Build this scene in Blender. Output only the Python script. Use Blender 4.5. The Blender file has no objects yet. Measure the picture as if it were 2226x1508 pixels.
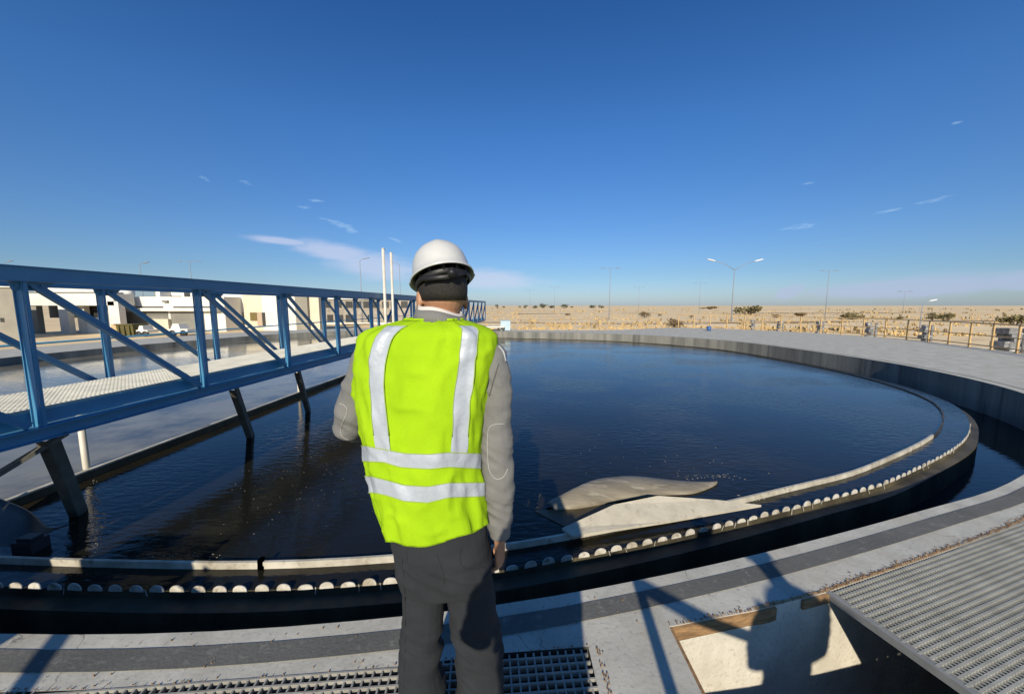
import bpy, bmesh, math, random
from math import sin, cos, pi, radians as R, atan2, hypot
from mathutils import Vector as V, Matrix, noise, geometry
random.seed(7)
sc = bpy.context.scene
C = sc.collection

# ------------------------------------------------------------------ camera
F = 804.0; PITCH = math.atan(90 / F); H = 1.62
cam_d = bpy.data.cameras.new('camera'); cam = bpy.data.objects.new('camera', cam_d); C.objects.link(cam)
cam_d.sensor_width = 36; cam_d.lens = 36 * F / 2226; cam_d.clip_start = 0.02; cam_d.clip_end = 9000
cam.location = (0, 0, H); cam.rotation_euler = (pi / 2 - PITCH, 0, 0)
sc.camera = cam
# ------------------------------------------------------------------ sun, exposure
SUN_EL, SUN_AZ = 26.0, 6.0
sd = bpy.data.lights.new('sun', 'SUN'); sun = bpy.data.objects.new('sun', sd); C.objects.link(sun)
sd.energy = 4.6; sd.angle = R(0.55); sd.color = (1.0, 0.90, 0.74)
sun.rotation_euler = (R(90 - SUN_EL), 0, R(-SUN_AZ)); sun.location = (0, -20, 30)
sc.view_settings.view_transform = 'Standard'; sc.view_settings.look = 'None'
sc.view_settings.exposure = 0.2; sc.view_settings.gamma = 1
sc.cycles.max_bounces = 6; sc.cycles.use_denoising = True

# ------------------------------------------------------------------ world
w = bpy.data.worlds.new('World'); sc.world = w; w.use_nodes = True
nt = w.node_tree; N = nt.nodes; L = nt.links
for n in list(N): N.remove(n)
def wn(t, **k):
    n = N.new(t)
    for a, b in k.items(): setattr(n, a, b)
    return n
def wm(op, a, b=None, c=None):
    n = wn('ShaderNodeMath', operation=op)
    for i, v in enumerate((a, b, c)):
        if v is None: continue
        if isinstance(v, (int, float)): n.inputs[i].default_value = v
        else: L.new(v, n.inputs[i])
    return n.outputs[0]
sky = wn('ShaderNodeTexSky', sky_type='NISHITA'); sky.sun_disc = False
sky.sun_elevation = R(SUN_EL); sky.sun_rotation = R(180 + SUN_AZ); sky.altitude = 300
sky.air_density = 1.0; sky.dust_density = 0.6; sky.ozone_density = 3.0
tc = wn('ShaderNodeTexCoord'); sep = wn('ShaderNodeSeparateXYZ'); L.new(tc.outputs['Generated'], sep.inputs[0])
gx, gy, gz = sep.outputs
az = wm('MULTIPLY', wm('ARCTAN2', gx, gy), 180 / pi)
el = wm('MULTIPLY', wm('ARCSINE', gz), 180 / pi)
def blob(a0, e0, sa, se, tilt=0.0):
    da = wm('SUBTRACT', az, a0); de = wm('SUBTRACT', el, e0)
    if tilt: de = wm('SUBTRACT', de, wm('MULTIPLY', da, tilt))
    q = wm('ADD', wm('POWER', wm('ABSOLUTE', wm('DIVIDE', da, sa)), 2.0), wm('POWER', wm('ABSOLUTE', wm('DIVIDE', de, se)), 2.0))
    return wm('EXPONENT', wm('MULTIPLY', q, -1.0))
comb = wn('ShaderNodeCombineXYZ'); L.new(wm('MULTIPLY', az, 0.22), comb.inputs[0]); L.new(wm('MULTIPLY', el, 0.9), comb.inputs[1])
nz = wn('ShaderNodeTexNoise'); nz.inputs['Scale'].default_value = 1.0; nz.inputs['Detail'].default_value = 6; nz.inputs['Roughness'].default_value = 0.6; nz.inputs['Distortion'].default_value = 0.5
L.new(comb.outputs[0], nz.inputs['Vector']); nf = nz.outputs[0]
nz2 = wn('ShaderNodeTexNoise'); nz2.inputs['Scale'].default_value = 1.0; nz2.inputs['Detail'].default_value = 7; nz2.inputs['Roughness'].default_value = 0.7; nz2.inputs['Distortion'].default_value = 1.2
comb2 = wn('ShaderNodeCombineXYZ'); L.new(wm('MULTIPLY', az, 0.75), comb2.inputs[0]); L.new(wm('MULTIPLY', el, 2.6), comb2.inputs[1]); L.new(comb2.outputs[0], nz2.inputs['Vector']); nf2 = nz2.outputs[0]
def cloud(blobs, lo, hi, gain, nf=None, kn=.55):
    nf = nf or nz.outputs[0]
    s = blobs[0]
    for b in blobs[1:]: s = wm('MAXIMUM', s, b)
    v = wm('ADD', wm('MULTIPLY', s, 0.75), wm('MULTIPLY', nf, kn))
    n = wn('ShaderNodeMapRange', interpolation_type='SMOOTHSTEP'); L.new(v, n.inputs[0])
    n.inputs[1].default_value = lo; n.inputs[2].default_value = hi; n.inputs[3].default_value = 0; n.inputs[4].default_value = gain
    return n.outputs[0]
big = cloud([blob(-31.5, 8.2, 4.0, .55, -.03), blob(-25.0, 7.2, 5.5, 1.5, -.10), blob(-20.0, 5.6, 7.5, 2.1, -.12), blob(-4, 4.0, 9, 1.7, -.05)], .44, .95, .60)
wisp = cloud([blob(-38.5, 14.3, 1.0, .35, -.3), blob(-34.6, 14.6, 1.1, .35, -.2), blob(-27.2, 13.6, 1.9, .3), blob(-25.8, 11.4, 1.8, .3, -.15), blob(-22.8, 10.2, 1.4, .7),
              blob(47.6, 10.4, 2.2, .33, .1), blob(44.5, 9.9, 2.0, .3, .1), blob(36.5, 9.2, 2.6, .35), blob(37.5, 14.0, 1.0, .25), blob(48.6, 17.0, .6, .2), blob(-24, 10.8, 3.0, .7, -.2), blob(-17.0, 9.3, 1.8, .4, -.25), blob(37.5, 9.3, 2.6, .5), blob(-28.5, 12.6, 1.6, .3)], 1.02, 1.5, .34, nf2, 1.1)
smoke = cloud([blob(47, 1.9, 8.5, 1.25, .06), blob(57, 2.4, 9, 1.1, .03), blob(36.5, 1.6, 1.6, .9, .3)], .42, .85, .6)
gr = wn('ShaderNodeMapRange'); L.new(el, gr.inputs[0]); gr.inputs[1].default_value = 0; gr.inputs[2].default_value = 38
ramp = wn('ShaderNodeValToRGB'); L.new(gr.outputs[0], ramp.inputs[0])
e = ramp.color_ramp.elements; e[0].position = 0; e[0].color = (.80, .95, 1.32, 1); e[1].position = .93; e[1].color = (.345, .82, 1.36, 1)
for p_, c_ in ((.12, (.66, .86, 1.13, 1)), (.6, (.50, .97, 1.46, 1))):
    q_ = e.new(p_); q_.color = c_
mul = wn('ShaderNodeMix', data_type='RGBA', blend_type='MULTIPLY'); mul.inputs[0].default_value = 1
L.new(sky.outputs[0], mul.inputs[6]); L.new(ramp.outputs[0], mul.inputs[7])
SKY_K = 0.075
def mixc(fac, a, col):
    m = wn('ShaderNodeMix', data_type='RGBA'); L.new(fac, m.inputs[0]); L.new(a, m.inputs[6]); m.inputs[7].default_value = (*[c / SKY_K for c in col], 1)
    return m.outputs[2]
cl = mixc(big, mul.outputs[2], (.56, .60, .76))
cl = mixc(wisp, cl, (.52, .72, .92))
cl = mixc(smoke, cl, (.40, .46, .66))
bg = wn('ShaderNodeBackground'); bg.inputs[1].default_value = SKY_K; L.new(cl, bg.inputs[0])
wo = wn('ShaderNodeOutputWorld'); L.new(bg.outputs[0], wo.inputs[0])

# ------------------------------------------------------------------ back-projection helpers (photo pixel -> metres)
def ray(x, y):
    a = (x - 1113) / F; b = -(y - 754) / F
    return V((a, cos(PITCH) + b * sin(PITCH), -sin(PITCH) + b * cos(PITCH)))
def onz(x, y, z):
    r = ray(x, y); return V((0, 0, H)) + r * ((z - H) / r.z)
def onY(x, y, Y):
    r = ray(x, y); return V((0, 0, H)) + r * (Y / r.y)

# ------------------------------------------------------------------ materials
MATS = {}
def mat(name, col, rough=.8, var=None, scale=4.0, bump=0.0, bscale=60.0, metal=0.0, spec=.5, stretch=(1, 1, 1), var2=None, scale2=30.0, lo=.35, hi=.65, detail=6, coat=0):
    if name in MATS: return MATS[name]
    m = bpy.data.materials.new(name); m.use_nodes = True; t = m.node_tree; n = t.nodes; l = t.links
    p = n['Principled BSDF']; p.inputs['Roughness'].default_value = rough; p.inputs['Metallic'].default_value = metal
    p.inputs['Specular IOR Level'].default_value = spec; p.inputs['Base Color'].default_value = (*col, 1)
    p.inputs['Coat Weight'].default_value = coat
    tc = n.new('ShaderNodeTexCoord'); mp = n.new('ShaderNodeMapping'); mp.inputs['Scale'].default_value = stretch
    l.new(tc.outputs['Object'], mp.inputs[0])
    out = None
    def layer(prev, c, s, lo, hi, dt):
        z = n.new('ShaderNodeTexNoise'); z.inputs['Scale'].default_value = s; z.inputs['Detail'].default_value = dt; z.inputs['Roughness'].default_value = .62
        l.new(mp.outputs[0], z.inputs['Vector'])
        r = n.new('ShaderNodeMapRange'); l.new(z.outputs[0], r.inputs[0]); r.inputs[1].default_value = lo; r.inputs[2].default_value = hi
        x = n.new('ShaderNodeMix'); x.data_type = 'RGBA'; l.new(r.outputs[0], x.inputs[0])
        if prev is None: x.inputs[6].default_value = (*col, 1)
        else: l.new(prev, x.inputs[6])
        x.inputs[7].default_value = (*c, 1); return x.outputs[2]
    if var: out = layer(None, var, scale, lo, hi, detail)
    if var2: out = layer(out, var2, scale2, .56, .72, 4)
    if out: l.new(out, p.inputs['Base Color'])
    if bump:
        z = n.new('ShaderNodeTexNoise'); z.inputs['Scale'].default_value = bscale; z.inputs['Detail'].default_value = 5
        l.new(mp.outputs[0], z.inputs['Vector']); b = n.new('ShaderNodeBump'); b.inputs['Strength'].default_value = bump; b.inputs['Distance'].default_value = .01
        l.new(z.outputs[0], b.inputs['Height']); l.new(b.outputs[0], p.inputs['Normal'])
    MATS[name] = m; return m
concrete = mat('walkway_concrete', (.53, .515, .44), .9, (.39, .38, .325), 3.5, .16, 45, var2=(.30, .29, .26), scale2=38)
def cracks(m, scale=1.6, dark=(.16, .15, .13), width=.006, stain=(.40, .36, .28)):
    n = m.node_tree.nodes; l = m.node_tree.links; p = n['Principled BSDF']; src = p.inputs['Base Color'].links[0].from_socket
    t = n.new('ShaderNodeTexCoord'); z = n.new('ShaderNodeTexNoise'); z.inputs['Scale'].default_value = 3; z.inputs['Detail'].default_value = 5; l.new(t.outputs['Object'], z.inputs['Vector'])
    a = n.new('ShaderNodeVectorMath'); a.operation = 'MULTIPLY_ADD'; l.new(z.outputs[1], a.inputs[0]); a.inputs[1].default_value = (.45, .45, .45); l.new(t.outputs['Object'], a.inputs[2])
    v = n.new('ShaderNodeTexVoronoi'); v.feature = 'DISTANCE_TO_EDGE'; v.inputs['Scale'].default_value = scale; l.new(a.outputs[0], v.inputs['Vector'])
    r = n.new('ShaderNodeMapRange'); l.new(v.outputs[0], r.inputs[0]); r.inputs[1].default_value = width; r.inputs[2].default_value = 0
    z2 = n.new('ShaderNodeTexNoise'); z2.inputs['Scale'].default_value = 1.1; l.new(t.outputs['Object'], z2.inputs['Vector']); r2 = n.new('ShaderNodeMapRange'); l.new(z2.outputs[0], r2.inputs[0]); r2.inputs[1].default_value = .48; r2.inputs[2].default_value = .56
    mm = n.new('ShaderNodeMath'); mm.operation = 'MULTIPLY'; l.new(r.outputs[0], mm.inputs[0]); l.new(r2.outputs[0], mm.inputs[1])
    z3 = n.new('ShaderNodeTexNoise'); z3.inputs['Scale'].default_value = 1.9; z3.inputs['Detail'].default_value = 9; z3.inputs['Roughness'].default_value = .7; l.new(t.outputs['Object'], z3.inputs['Vector']); r3 = n.new('ShaderNodeMapRange'); l.new(z3.outputs[0], r3.inputs[0]); r3.inputs[1].default_value = .5; r3.inputs[2].default_value = .7; r3.inputs[4].default_value = .8
    x0 = n.new('ShaderNodeMix'); x0.data_type = 'RGBA'; l.new(r3.outputs[0], x0.inputs[0]); l.new(src, x0.inputs[6]); x0.inputs[7].default_value = (*stain, 1)
    x = n.new('ShaderNodeMix'); x.data_type = 'RGBA'; l.new(mm.outputs[0], x.inputs[0]); l.new(x0.outputs[2], x.inputs[6]); x.inputs[7].default_value = (*dark, 1); l.new(x.outputs[2], p.inputs['Base Color'])
cracks(concrete)
concrete_wall = mat('tank_wall_concrete', (.27, .26, .22), .9, (.13, .13, .115), 1.2, .4, 40, stretch=(1.6, 1.6, .12), var2=(.05, .055, .05), scale2=1.6)
platform_m = mat('platform_concrete', (.37, .36, .31), .9, (.31, .30, .26), .35, .3, 50)
track_m = mat('track_rubber', (.135, .133, .118), .9, (.10, .10, .09), 2.2, .3, 60, var2=(.19, .185, .165), scale2=18)
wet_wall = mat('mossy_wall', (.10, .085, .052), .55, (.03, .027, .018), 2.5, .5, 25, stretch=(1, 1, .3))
cream_wall = mat('pit_wall', (.66, .62, .52), .9, (.52, .48, .39), 5, .4, 40, var2=(.38, .35, .28), scale2=60)
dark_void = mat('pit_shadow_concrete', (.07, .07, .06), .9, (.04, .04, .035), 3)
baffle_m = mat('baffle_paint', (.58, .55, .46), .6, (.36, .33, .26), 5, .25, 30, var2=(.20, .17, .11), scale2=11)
tab_m = mat('weir_metal', (.66, .64, .57), .55, (.38, .34, .26), 9, .3, 60, var2=(.22, .18, .11), scale2=22)
timber_m = mat('raw_timber', (.36, .21, .09), .9, (.17, .10, .045), 9, .6, 30, stretch=(1, 1, 5))
grate_m = mat('grating_grey', (.38, .375, .32), .7, (.28, .275, .23), 6, .2, 90)
grate_d = mat('grating_galvanised', (.36, .35, .30), .6, (.24, .23, .2), 8, .2, 90)
blue_m = mat('bridge_blue', (.075, .26, .42), .38, (.06, .215, .36), 2.5, .12, 50, var2=(.10, .24, .36), scale2=7)
deck_m = mat('bridge_deck', (.66, .64, .55), .6, (.5, .49, .42), 5, 0)
leg_m = mat('strut_steel', (.17, .16, .13), .6, (.09, .085, .07), 4, .3, 40)
white_pole = mat('white_pipe', (.72, .68, .58), .5, (.55, .50, .40), 3)
sand_m = None
yellow_m = mat('rail_yellow', (.60, .40, .17), .5, (.46, .30, .13), 3)
wall_white = mat('plaster_white', (.78, .75, .66), .9, (.66, .63, .54), .5)
wall_cream = mat('plaster_cream', (.70, .62, .46), .9, (.58, .51, .38), .5)
wall_shade = mat('plaster_grey_shade', (.30, .28, .22), .9, (.24, .22, .18), .6)  # grey plaster; on the shed wall its dark tone paints in shade
wall_stone = mat('stone_facing', (.42, .37, .29), .9, (.24, .21, .17), 1.6, .3, 10)
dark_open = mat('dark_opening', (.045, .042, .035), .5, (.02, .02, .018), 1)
grey_shutter = mat('grey_shutter', (.24, .23, .19), .6, (.17, .165, .14), .8)
lamp_m = mat('lamp_pole_grey', (.24, .27, .31), .6)
lamp_head_m = mat('lamp_head_white', (.72, .74, .74), .4)

# ------------------------------------------------------------------ mesh helpers
def tag(o, label=None, cat=None, group=None, kind=None):
    if label: o['label'] = label
    if cat: o['category'] = cat
    if group: o['group'] = group
    if kind: o['kind'] = kind
    return o
def empty(name, loc=(0, 0, 0), rz=0):
    o = bpy.data.objects.new(name, None); o.empty_display_size = .2; C.objects.link(o); o.location = loc; o.rotation_euler = (0, 0, rz); return o
class MB:
    def __init__(s): s.bm = bmesh.new(); s.mi = 0
    def quad(s, pts, mi=None):
        f = s.bm.faces.new([s.bm.verts.new(p) for p in pts]); f.material_index = s.mi if mi is None else mi; return f
    def hexa(s, a, b):            # a, b : two matching rings of 4
        va = [s.bm.verts.new(p) for p in a]; vb = [s.bm.verts.new(p) for p in b]; n = len(va)
        fs = [s.bm.faces.new(va[::-1]), s.bm.faces.new(vb)]
        for i in range(n): fs.append(s.bm.faces.new((va[i], va[(i + 1) % n], vb[(i + 1) % n], vb[i])))
        for f in fs: f.material_index = s.mi
        return s
    def box(s, x0, x1, y0, y1, z0, z1):
        return s.hexa([(x0, y0, z0), (x1, y0, z0), (x1, y1, z0), (x0, y1, z0)], [(x0, y0, z1), (x1, y0, z1), (x1, y1, z1), (x0, y1, z1)])
    def beam(s, p, q, wd, ht, up=(0, 0, 1), off=(0, 0)):
        p = V(p); q = V(q); d = (q - p).normalized(); u = V(up)
        a = d.cross(u)
        if a.length < 1e-4: a = d.cross(V((1, 0, 0)))
        a.normalize(); b = a.cross(d).normalized()
        c = a * off[0] + b * off[1]
        r = [a * wd / 2 + b * ht / 2, -a * wd / 2 + b * ht / 2, -a * wd / 2 - b * ht / 2, a * wd / 2 - b * ht / 2]
        return s.hexa([p + c + k for k in r], [q + c + k for k in r])
    def tube(s, pts, rad, n=8, ref=None):
        pts = [V(p) for p in pts]; rings = []; a = None
        for i, p in enumerate(pts):
            d = (pts[min(i + 1, len(pts) - 1)] - pts[max(i - 1, 0)]).normalized()
            if a is None:
                a = V(ref) if ref is not None else d.cross(V((0, 0, 1)))
                if ref is None and a.length < .15: a = V((1, 0, 0))
            a = a - d * a.dot(d)
            if a.length < 1e-4: a = d.cross(V((0, 1, 0)))
            a.normalize(); b = a.cross(d)
            r = rad[i] if isinstance(rad, list) else rad
            ra, rb = (r if isinstance(r, tuple) else (r, r))
            rings.append([s.bm.verts.new(p + a * ra * cos(2 * pi * k / n) + b * rb * sin(2 * pi * k / n)) for k in range(n)])
        s.skin(rings); return s
    def skin(s, rings, cap=True, closed=True):
        n = len(rings[0]); fs = []
        for i in range(len(rings) - 1):
            for k in range(n if closed else n - 1):
                fs.append(s.bm.faces.new((rings[i][k], rings[i][(k + 1) % n], rings[i + 1][(k + 1) % n], rings[i + 1][k])))
        if cap and closed:
            fs.append(s.bm.faces.new(rings[0][::-1])); fs.append(s.bm.faces.new(rings[-1]))
        for f in fs: f.material_index = s.mi; f.smooth = True
        return fs
    def ball(s, c, r, n=10, m=8, rot=None):
        c = V(c); r = r if isinstance(r, (tuple, list)) else (r, r, r); rings = []
        for i in range(1, m):
            ph = -pi / 2 + pi * i / m
            rings.append([s.bm.verts.new(c + ((rot or Matrix.Identity(3)) @ V((r[0] * cos(ph) * cos(2 * pi * k / n), r[1] * cos(ph) * sin(2 * pi * k / n), r[2] * sin(ph))))) for k in range(n)])
        s.skin(rings); return s
    def prism(s, poly, z0, z1):
        poly = [V((p[0], p[1], 0)) for p in poly]
        a = [s.bm.verts.new((p.x, p.y, z0)) for p in poly]; b = [s.bm.verts.new((p.x, p.y, z1)) for p in poly]; n = len(a)
        s.bm.faces.new(b); s.bm.faces.new(a[::-1])
        for i in range(n): s.bm.faces.new((a[i], a[(i + 1) % n], b[(i + 1) % n], b[i]))
        for f in s.bm.faces: f.material_index = f.material_index
        return s
    def build(s, name, m, parent=None, smooth=None, bevel=0, origin=None):
        me = bpy.data.meshes.new(name); bmesh.ops.recalc_face_normals(s.bm, faces=s.bm.faces)
        if origin is not None: bmesh.ops.translate(s.bm, verts=s.bm.verts, vec=-V(origin))
        s.bm.to_mesh(me); s.bm.free()
        for x in (m if isinstance(m, (list, tuple)) else [m]): me.materials.append(x)
        if smooth is not None:
            for p in me.polygons: p.use_smooth = smooth
        o = bpy.data.objects.new(name, me); C.objects.link(o)
        if origin is not None: o.location = origin
        if parent: o.parent = parent
        if bevel:
            b = o.modifiers.new('bevel', 'BEVEL'); b.width = bevel; b.segments = 2; b.limit_method = 'ANGLE'
        return o
def struct(o): o['kind'] = 'structure'; return o
def catmull(P, n=10, closed=True):
    out = []; m = len(P)
    for i in range(m if closed else m - 1):
        if closed: a, b, c, d = P[i - 1], P[i], P[(i + 1) % m], P[(i + 2) % m]
        else: a, b, c, d = P[max(i - 1, 0)], P[i], P[i + 1], P[min(i + 2, m - 1)]
        for k in range(n):
            t = k / n
            out.append(tuple(.5 * (2 * b[j] + (c[j] - a[j]) * t + (2 * a[j] - 5 * b[j] + 4 * c[j] - d[j]) * t * t + (-a[j] + 3 * b[j] - 3 * c[j] + d[j]) * t ** 3) for j in range(len(b))))
    if not closed: out.append(tuple(P[-1]))
    return out
def resample(P, step, closed=True):
    out = []; m = len(P); acc = 0; nxt = 0
    for i in range(m if closed else m - 1):
        a = V(P[i][:2]); b = V(P[(i + 1) % m][:2]); l = (b - a).length
        while nxt <= acc + l:
            out.append(a.lerp(b, (nxt - acc) / l)); nxt += step
        acc += l
    return out
def offset(P, f, closed=True):
    out = []; m = len(P)
    for i in range(m):
        a = V(P[i - 1][:2]) if (closed or i > 0) else V(P[i][:2]); b = V(P[(i + 1) % m][:2]) if (closed or i < m - 1) else V(P[i][:2])
        t = (b - a).normalized(); nrm = V((-t.y, t.x)); p = V(P[i][:2])
        out.append(p + nrm * (f(p) if callable(f) else f))
    return out
def ribbon(mb, A, B, za, zb, closed=True, mi=0):
    va = [mb.bm.verts.new((p[0], p[1], za)) for p in A]; vb = [mb.bm.verts.new((p[0], p[1], zb)) for p in B]; n = len(A)
    for i in range(n if closed else n - 1):
        f = mb.bm.faces.new((va[i], va[(i + 1) % n], vb[(i + 1) % n], vb[i])); f.material_index = mi; f.smooth = True
def inside(poly, x, y):
    c = False; n = len(poly)
    for i in range(n):
        x1, y1 = poly[i][:2]; x2, y2 = poly[i - 1][:2]
        if (y1 > y) != (y2 > y) and x < (x2 - x1) * (y - y1) / (y2 - y1) + x1: c = not c
    return c

# ------------------------------------------------------------------ plan curves (counter-clockwise, so the left normal points into the tank)
RIM = [(-8.7, 2.75), (-5.5, 1.9), (-2.54, 1.67), (-.6, 1.77), (1.1, 2.12), (3.23, 2.77), (4.83, 3.36), (7.4, 4.75), (9.5, 6.72), (10.63, 9.52), (10.8, 12.6), (10.15, 16.7),
       (8, 19.6), (4.92, 21.6), (-.4, 23.0), (-5.5, 24.3), (-10, 23.9), (-13.2, 21.4), (-14.6, 18), (-15.6, 14.3), (-15.6, 10.2), (-12.7, 5.6)]
rim = resample(catmull(RIM, 12), .35)
cx = lambda p, a=0, b=9: min(max(p.x, a), b)
LIP = offset(rim, 0.0)
part_x = lambda Y: -5.02 + .055 * Y
arc = [p for p in rim if p.x > part_x(p.y) - .4]
# rotate the list so the arc is contiguous (starts at the near left end)
k0 = min(range(len(rim)), key=lambda i: hypot(rim[i].x + 5.3, rim[i].y - 1.88))
rr = rim[k0:] + rim[:k0]; arc = []
for p in rr:
    if p.x < part_x(p.y) - .35 and arc and p.y > 15: break
    arc.append(p)
off_w = lambda p: .67 + .022 * cx(p)
off_b = lambda p: .88 + .030 * cx(p)
weir = offset(arc, off_w, False); ledge = offset(arc, lambda p: off_w(p) - .10, False); baf = offset(arc, off_b, False)
WZ, LZ = -.325, -.66

# ------------------------------------------------------------------ walkway / platform with openings
OUT = [(-8, -7), (8, -7), (13, -3), (14, 3), (15.5, 8), (17.4, 12.5), (18.9, 17.2), (18.3, 21.4), (15.6, 25.4), (12, 27.2), (8, 25.2), (4.9, 24.2), (-.4, 24.9), (-5, 26.8), (-10.3, 26.6), (-15.6, 23.6), (-17.8, 19), (-18.7, 14.3), (-18.4, 9), (-14, 0)]
outer = resample(catmull(OUT, 10), .6)
GL = [(.365, 1.60), (.385, -1.6), (-6.2, -1.6), (-6.2, 1.72), (-4.6, 1.45), (-3, 1.37), (-1.74, 1.40), (-1.23, 1.44), (-.5, 1.50), (-.07, 1.565)]
PIT = [(.80, .88), (.80, 1.71), (1.3, 1.81), (1.80, 1.94), (2.7, 2.23), (3.6, 2.53), (4.6, 2.93), (5.6, 3.42), (6.6, 4.0), (7.2, 3.0), (6.2, .88)]
loops = [[V((p[0], p[1], 0)) for p in l] for l in (outer, rim, GL, PIT)]
tri = geometry.tessellate_polygon(loops)
flat = [p for l in loops for p in l]
mb = MB(); vs = [mb.bm.verts.new(p) for p in flat]
for t in tri:
    try: mb.bm.faces.new([vs[i] for i in t])
    except ValueError: pass
ribbon(mb, outer, outer, 0, -1.2)
plat = struct(mb.build('platform', concrete))
# walkway lip, rubber track, outer line
mb = MB(); a = offset(rim, .004); ribbon(mb, a, a, -.003, -1.4); struct(mb.build('tank_wall', concrete_wall))
k1 = min(range(len(rim)), key=lambda i: hypot(rim[i].x + 13.5, rim[i].y - 7)); tr_ = (rim[k1:] + rim[:k1]); tr_ = tr_[:next(i for i, p in enumerate(tr_) if p.x > 9 and p.y > 6.3)]
mb = MB(); ribbon(mb, offset(tr_, -.085, False), offset(tr_, -.195, False), .004, .004, False); struct(mb.build('wheel_track', track_m))
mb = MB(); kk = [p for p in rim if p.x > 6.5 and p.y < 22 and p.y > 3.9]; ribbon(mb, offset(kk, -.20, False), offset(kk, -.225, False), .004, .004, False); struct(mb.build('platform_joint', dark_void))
# openings: walls going down
def walls(poly, z1, skip=()):
    m = MB()
    for i in range(len(poly)):
        if i in skip: continue
        p, q = poly[i], poly[(i + 1) % len(poly)]
        m.quad([(p[0], p[1], 0), (q[0], q[1], 0), (q[0], q[1], z1), (p[0], p[1], z1)])
    return m
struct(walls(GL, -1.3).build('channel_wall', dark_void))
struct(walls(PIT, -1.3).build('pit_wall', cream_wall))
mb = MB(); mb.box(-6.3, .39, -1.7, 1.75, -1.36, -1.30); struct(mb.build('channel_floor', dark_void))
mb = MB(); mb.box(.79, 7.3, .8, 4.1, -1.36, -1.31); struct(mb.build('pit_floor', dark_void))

# ------------------------------------------------------------------ gratings
def grating(name, poly, ang, pu, pv, bw, dep, top, m, label, xr, yr, part_label=None, tl=.0045):
    u = V((cos(ang), sin(ang))); v = V((-sin(ang), cos(ang)))
    mb = MB(); orig = V((poly[0][0], poly[0][1]))
    def bars(d, e, pitch, wd, top, dep):
        k = -400
        for k in range(int(-4 / pitch), int(4 / pitch)):
            b0 = orig + e * (k * pitch)
            run = None; s = -4.0
            while s < 4.0:
                p = b0 + d * s; ok = xr[0] < p.x < xr[1] and yr[0] < p.y < yr[1] and inside(poly, p.x, p.y)
                if ok and run is None: run = s
                if (not ok) and run is not None:
                    mb.beam((*(b0 + d * run), top - dep / 2), (*(b0 + d * (s - .012)), top - dep / 2), wd, dep); run = None
                s += .02
    bars(u, v, pv, bw, top, dep); bars(v, u, pu, bw, top - .0015, dep * .8)
    o = mb.build(name, m); tag(o, label, 'grating'); return o
grating('floor_grating', GL, R(4.5), .038, .038, .0075, .026, .003, grate_d, 'galvanised square mesh floor grating under the feet of the person in the vest', (-3.3, .40), (.0, 1.7))

# right-hand grating panel : bars along the far edge direction, thicker ribs
ANG = R(18)
edge0 = V((1.80, 1.95)); uu = V((cos(ANG), sin(ANG))); vv = V((sin(ANG) * .8, -cos(ANG))).normalized()
RG = [(1.80, 1.95), (2.7, 2.24), (3.6, 2.54), (4.6, 2.94), (5.6, 3.43), (6.6, 4.0), (7.2, 3.0), (6.2, .9), (edge0 + vv * 1.08).to_tuple()]
mb = MB()
def rgbars(d, e, pitch, wd, top, dep, rng):
    for k in range(*rng):
        b0 = edge0 + e * (k * pitch); run = None; s = -1.6
        while s < 6:
            p = b0 + d * s; ok = inside(RG, p.x, p.y)
            if ok and run is None: run = s
            if not ok and run is not None:
                if s - run > .04: mb.beam((*(b0 + d * run), top - dep / 2), (*(b0 + d * (s - .012)), top - dep / 2), wd, dep)
                run = None
            s += .02
rgbars(uu, vv, .031, .0115, .004, .026, (-70, 90)); rgbars(vv, uu, .024, .0075, .0036, .022, (1, 240))
gr_o = empty('walkway_grating', (1.8, 1.95, 0))
tag(gr_o, 'large grey moulded grating panel over the pit on the right of the walkway', 'grating')
g1 = mb.build('grid', grate_m); g1.parent = gr_o; g1.location = (-1.8, -1.95, 0)
mb = MB(); q = edge0 + vv * 1.1
mb.beam((*edge0, -.016), (*q, -.016), .03, .038)
g2 = mb.build('edge_bar', mat('edge_bar', (.27, .27, .25), .6, (.2, .2, .19), 7), gr_o); g2.location = (-1.8, -1.95, 0)

# timber strips left at the top of the pit wall
def plank(p, q, z0, z1, lab, jag):
    mb = MB(); p = V(p); q = V(q); n = 14; d = (q - p); nr = V((d.y, -d.x)).normalized()
    rings = []
    for i in range(n + 1):
        c = p + d * (i / n); j = noise.noise(V((c.x * 9, 3.1, 0))) * .006; e = jag * (noise.noise(V((c.x * 30, 7, 1))) if i > n - 4 else 0)
        f = nr * (.012 + j)
        rings.append([mb.bm.verts.new((c.x, c.y, z1)), mb.bm.verts.new((c.x + f.x, c.y + f.y, z1 - .004)), mb.bm.verts.new((c.x + f.x, c.y + f.y, z0 + j + e)), mb.bm.verts.new((c.x, c.y, z0 + j + e))])
    mb.skin(rings)
    o = mb.build('timber_strip', timber_m, smooth=False); tag(o, lab, 'timber', 'timber formwork strips on the pit wall'); return o
plank((.81, 1.709), (1.43, 1.842), -.075, -.002, 'long weathered timber strip along the top edge of the pit wall', .03)
plank((1.61, 1.886), (1.80, 1.935), -.055, -.002, 'short timber strip on the pit wall touching the grating corner', .02)
mb = MB(); mb.beam((.806, .9, -.004), (.806, 1.70, -.004), .014, .012); o = mb.build('edge_angle', timber_m); tag(o, 'thin rusty steel edge trim along the left side of the open pit', 'edge trim')

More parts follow.
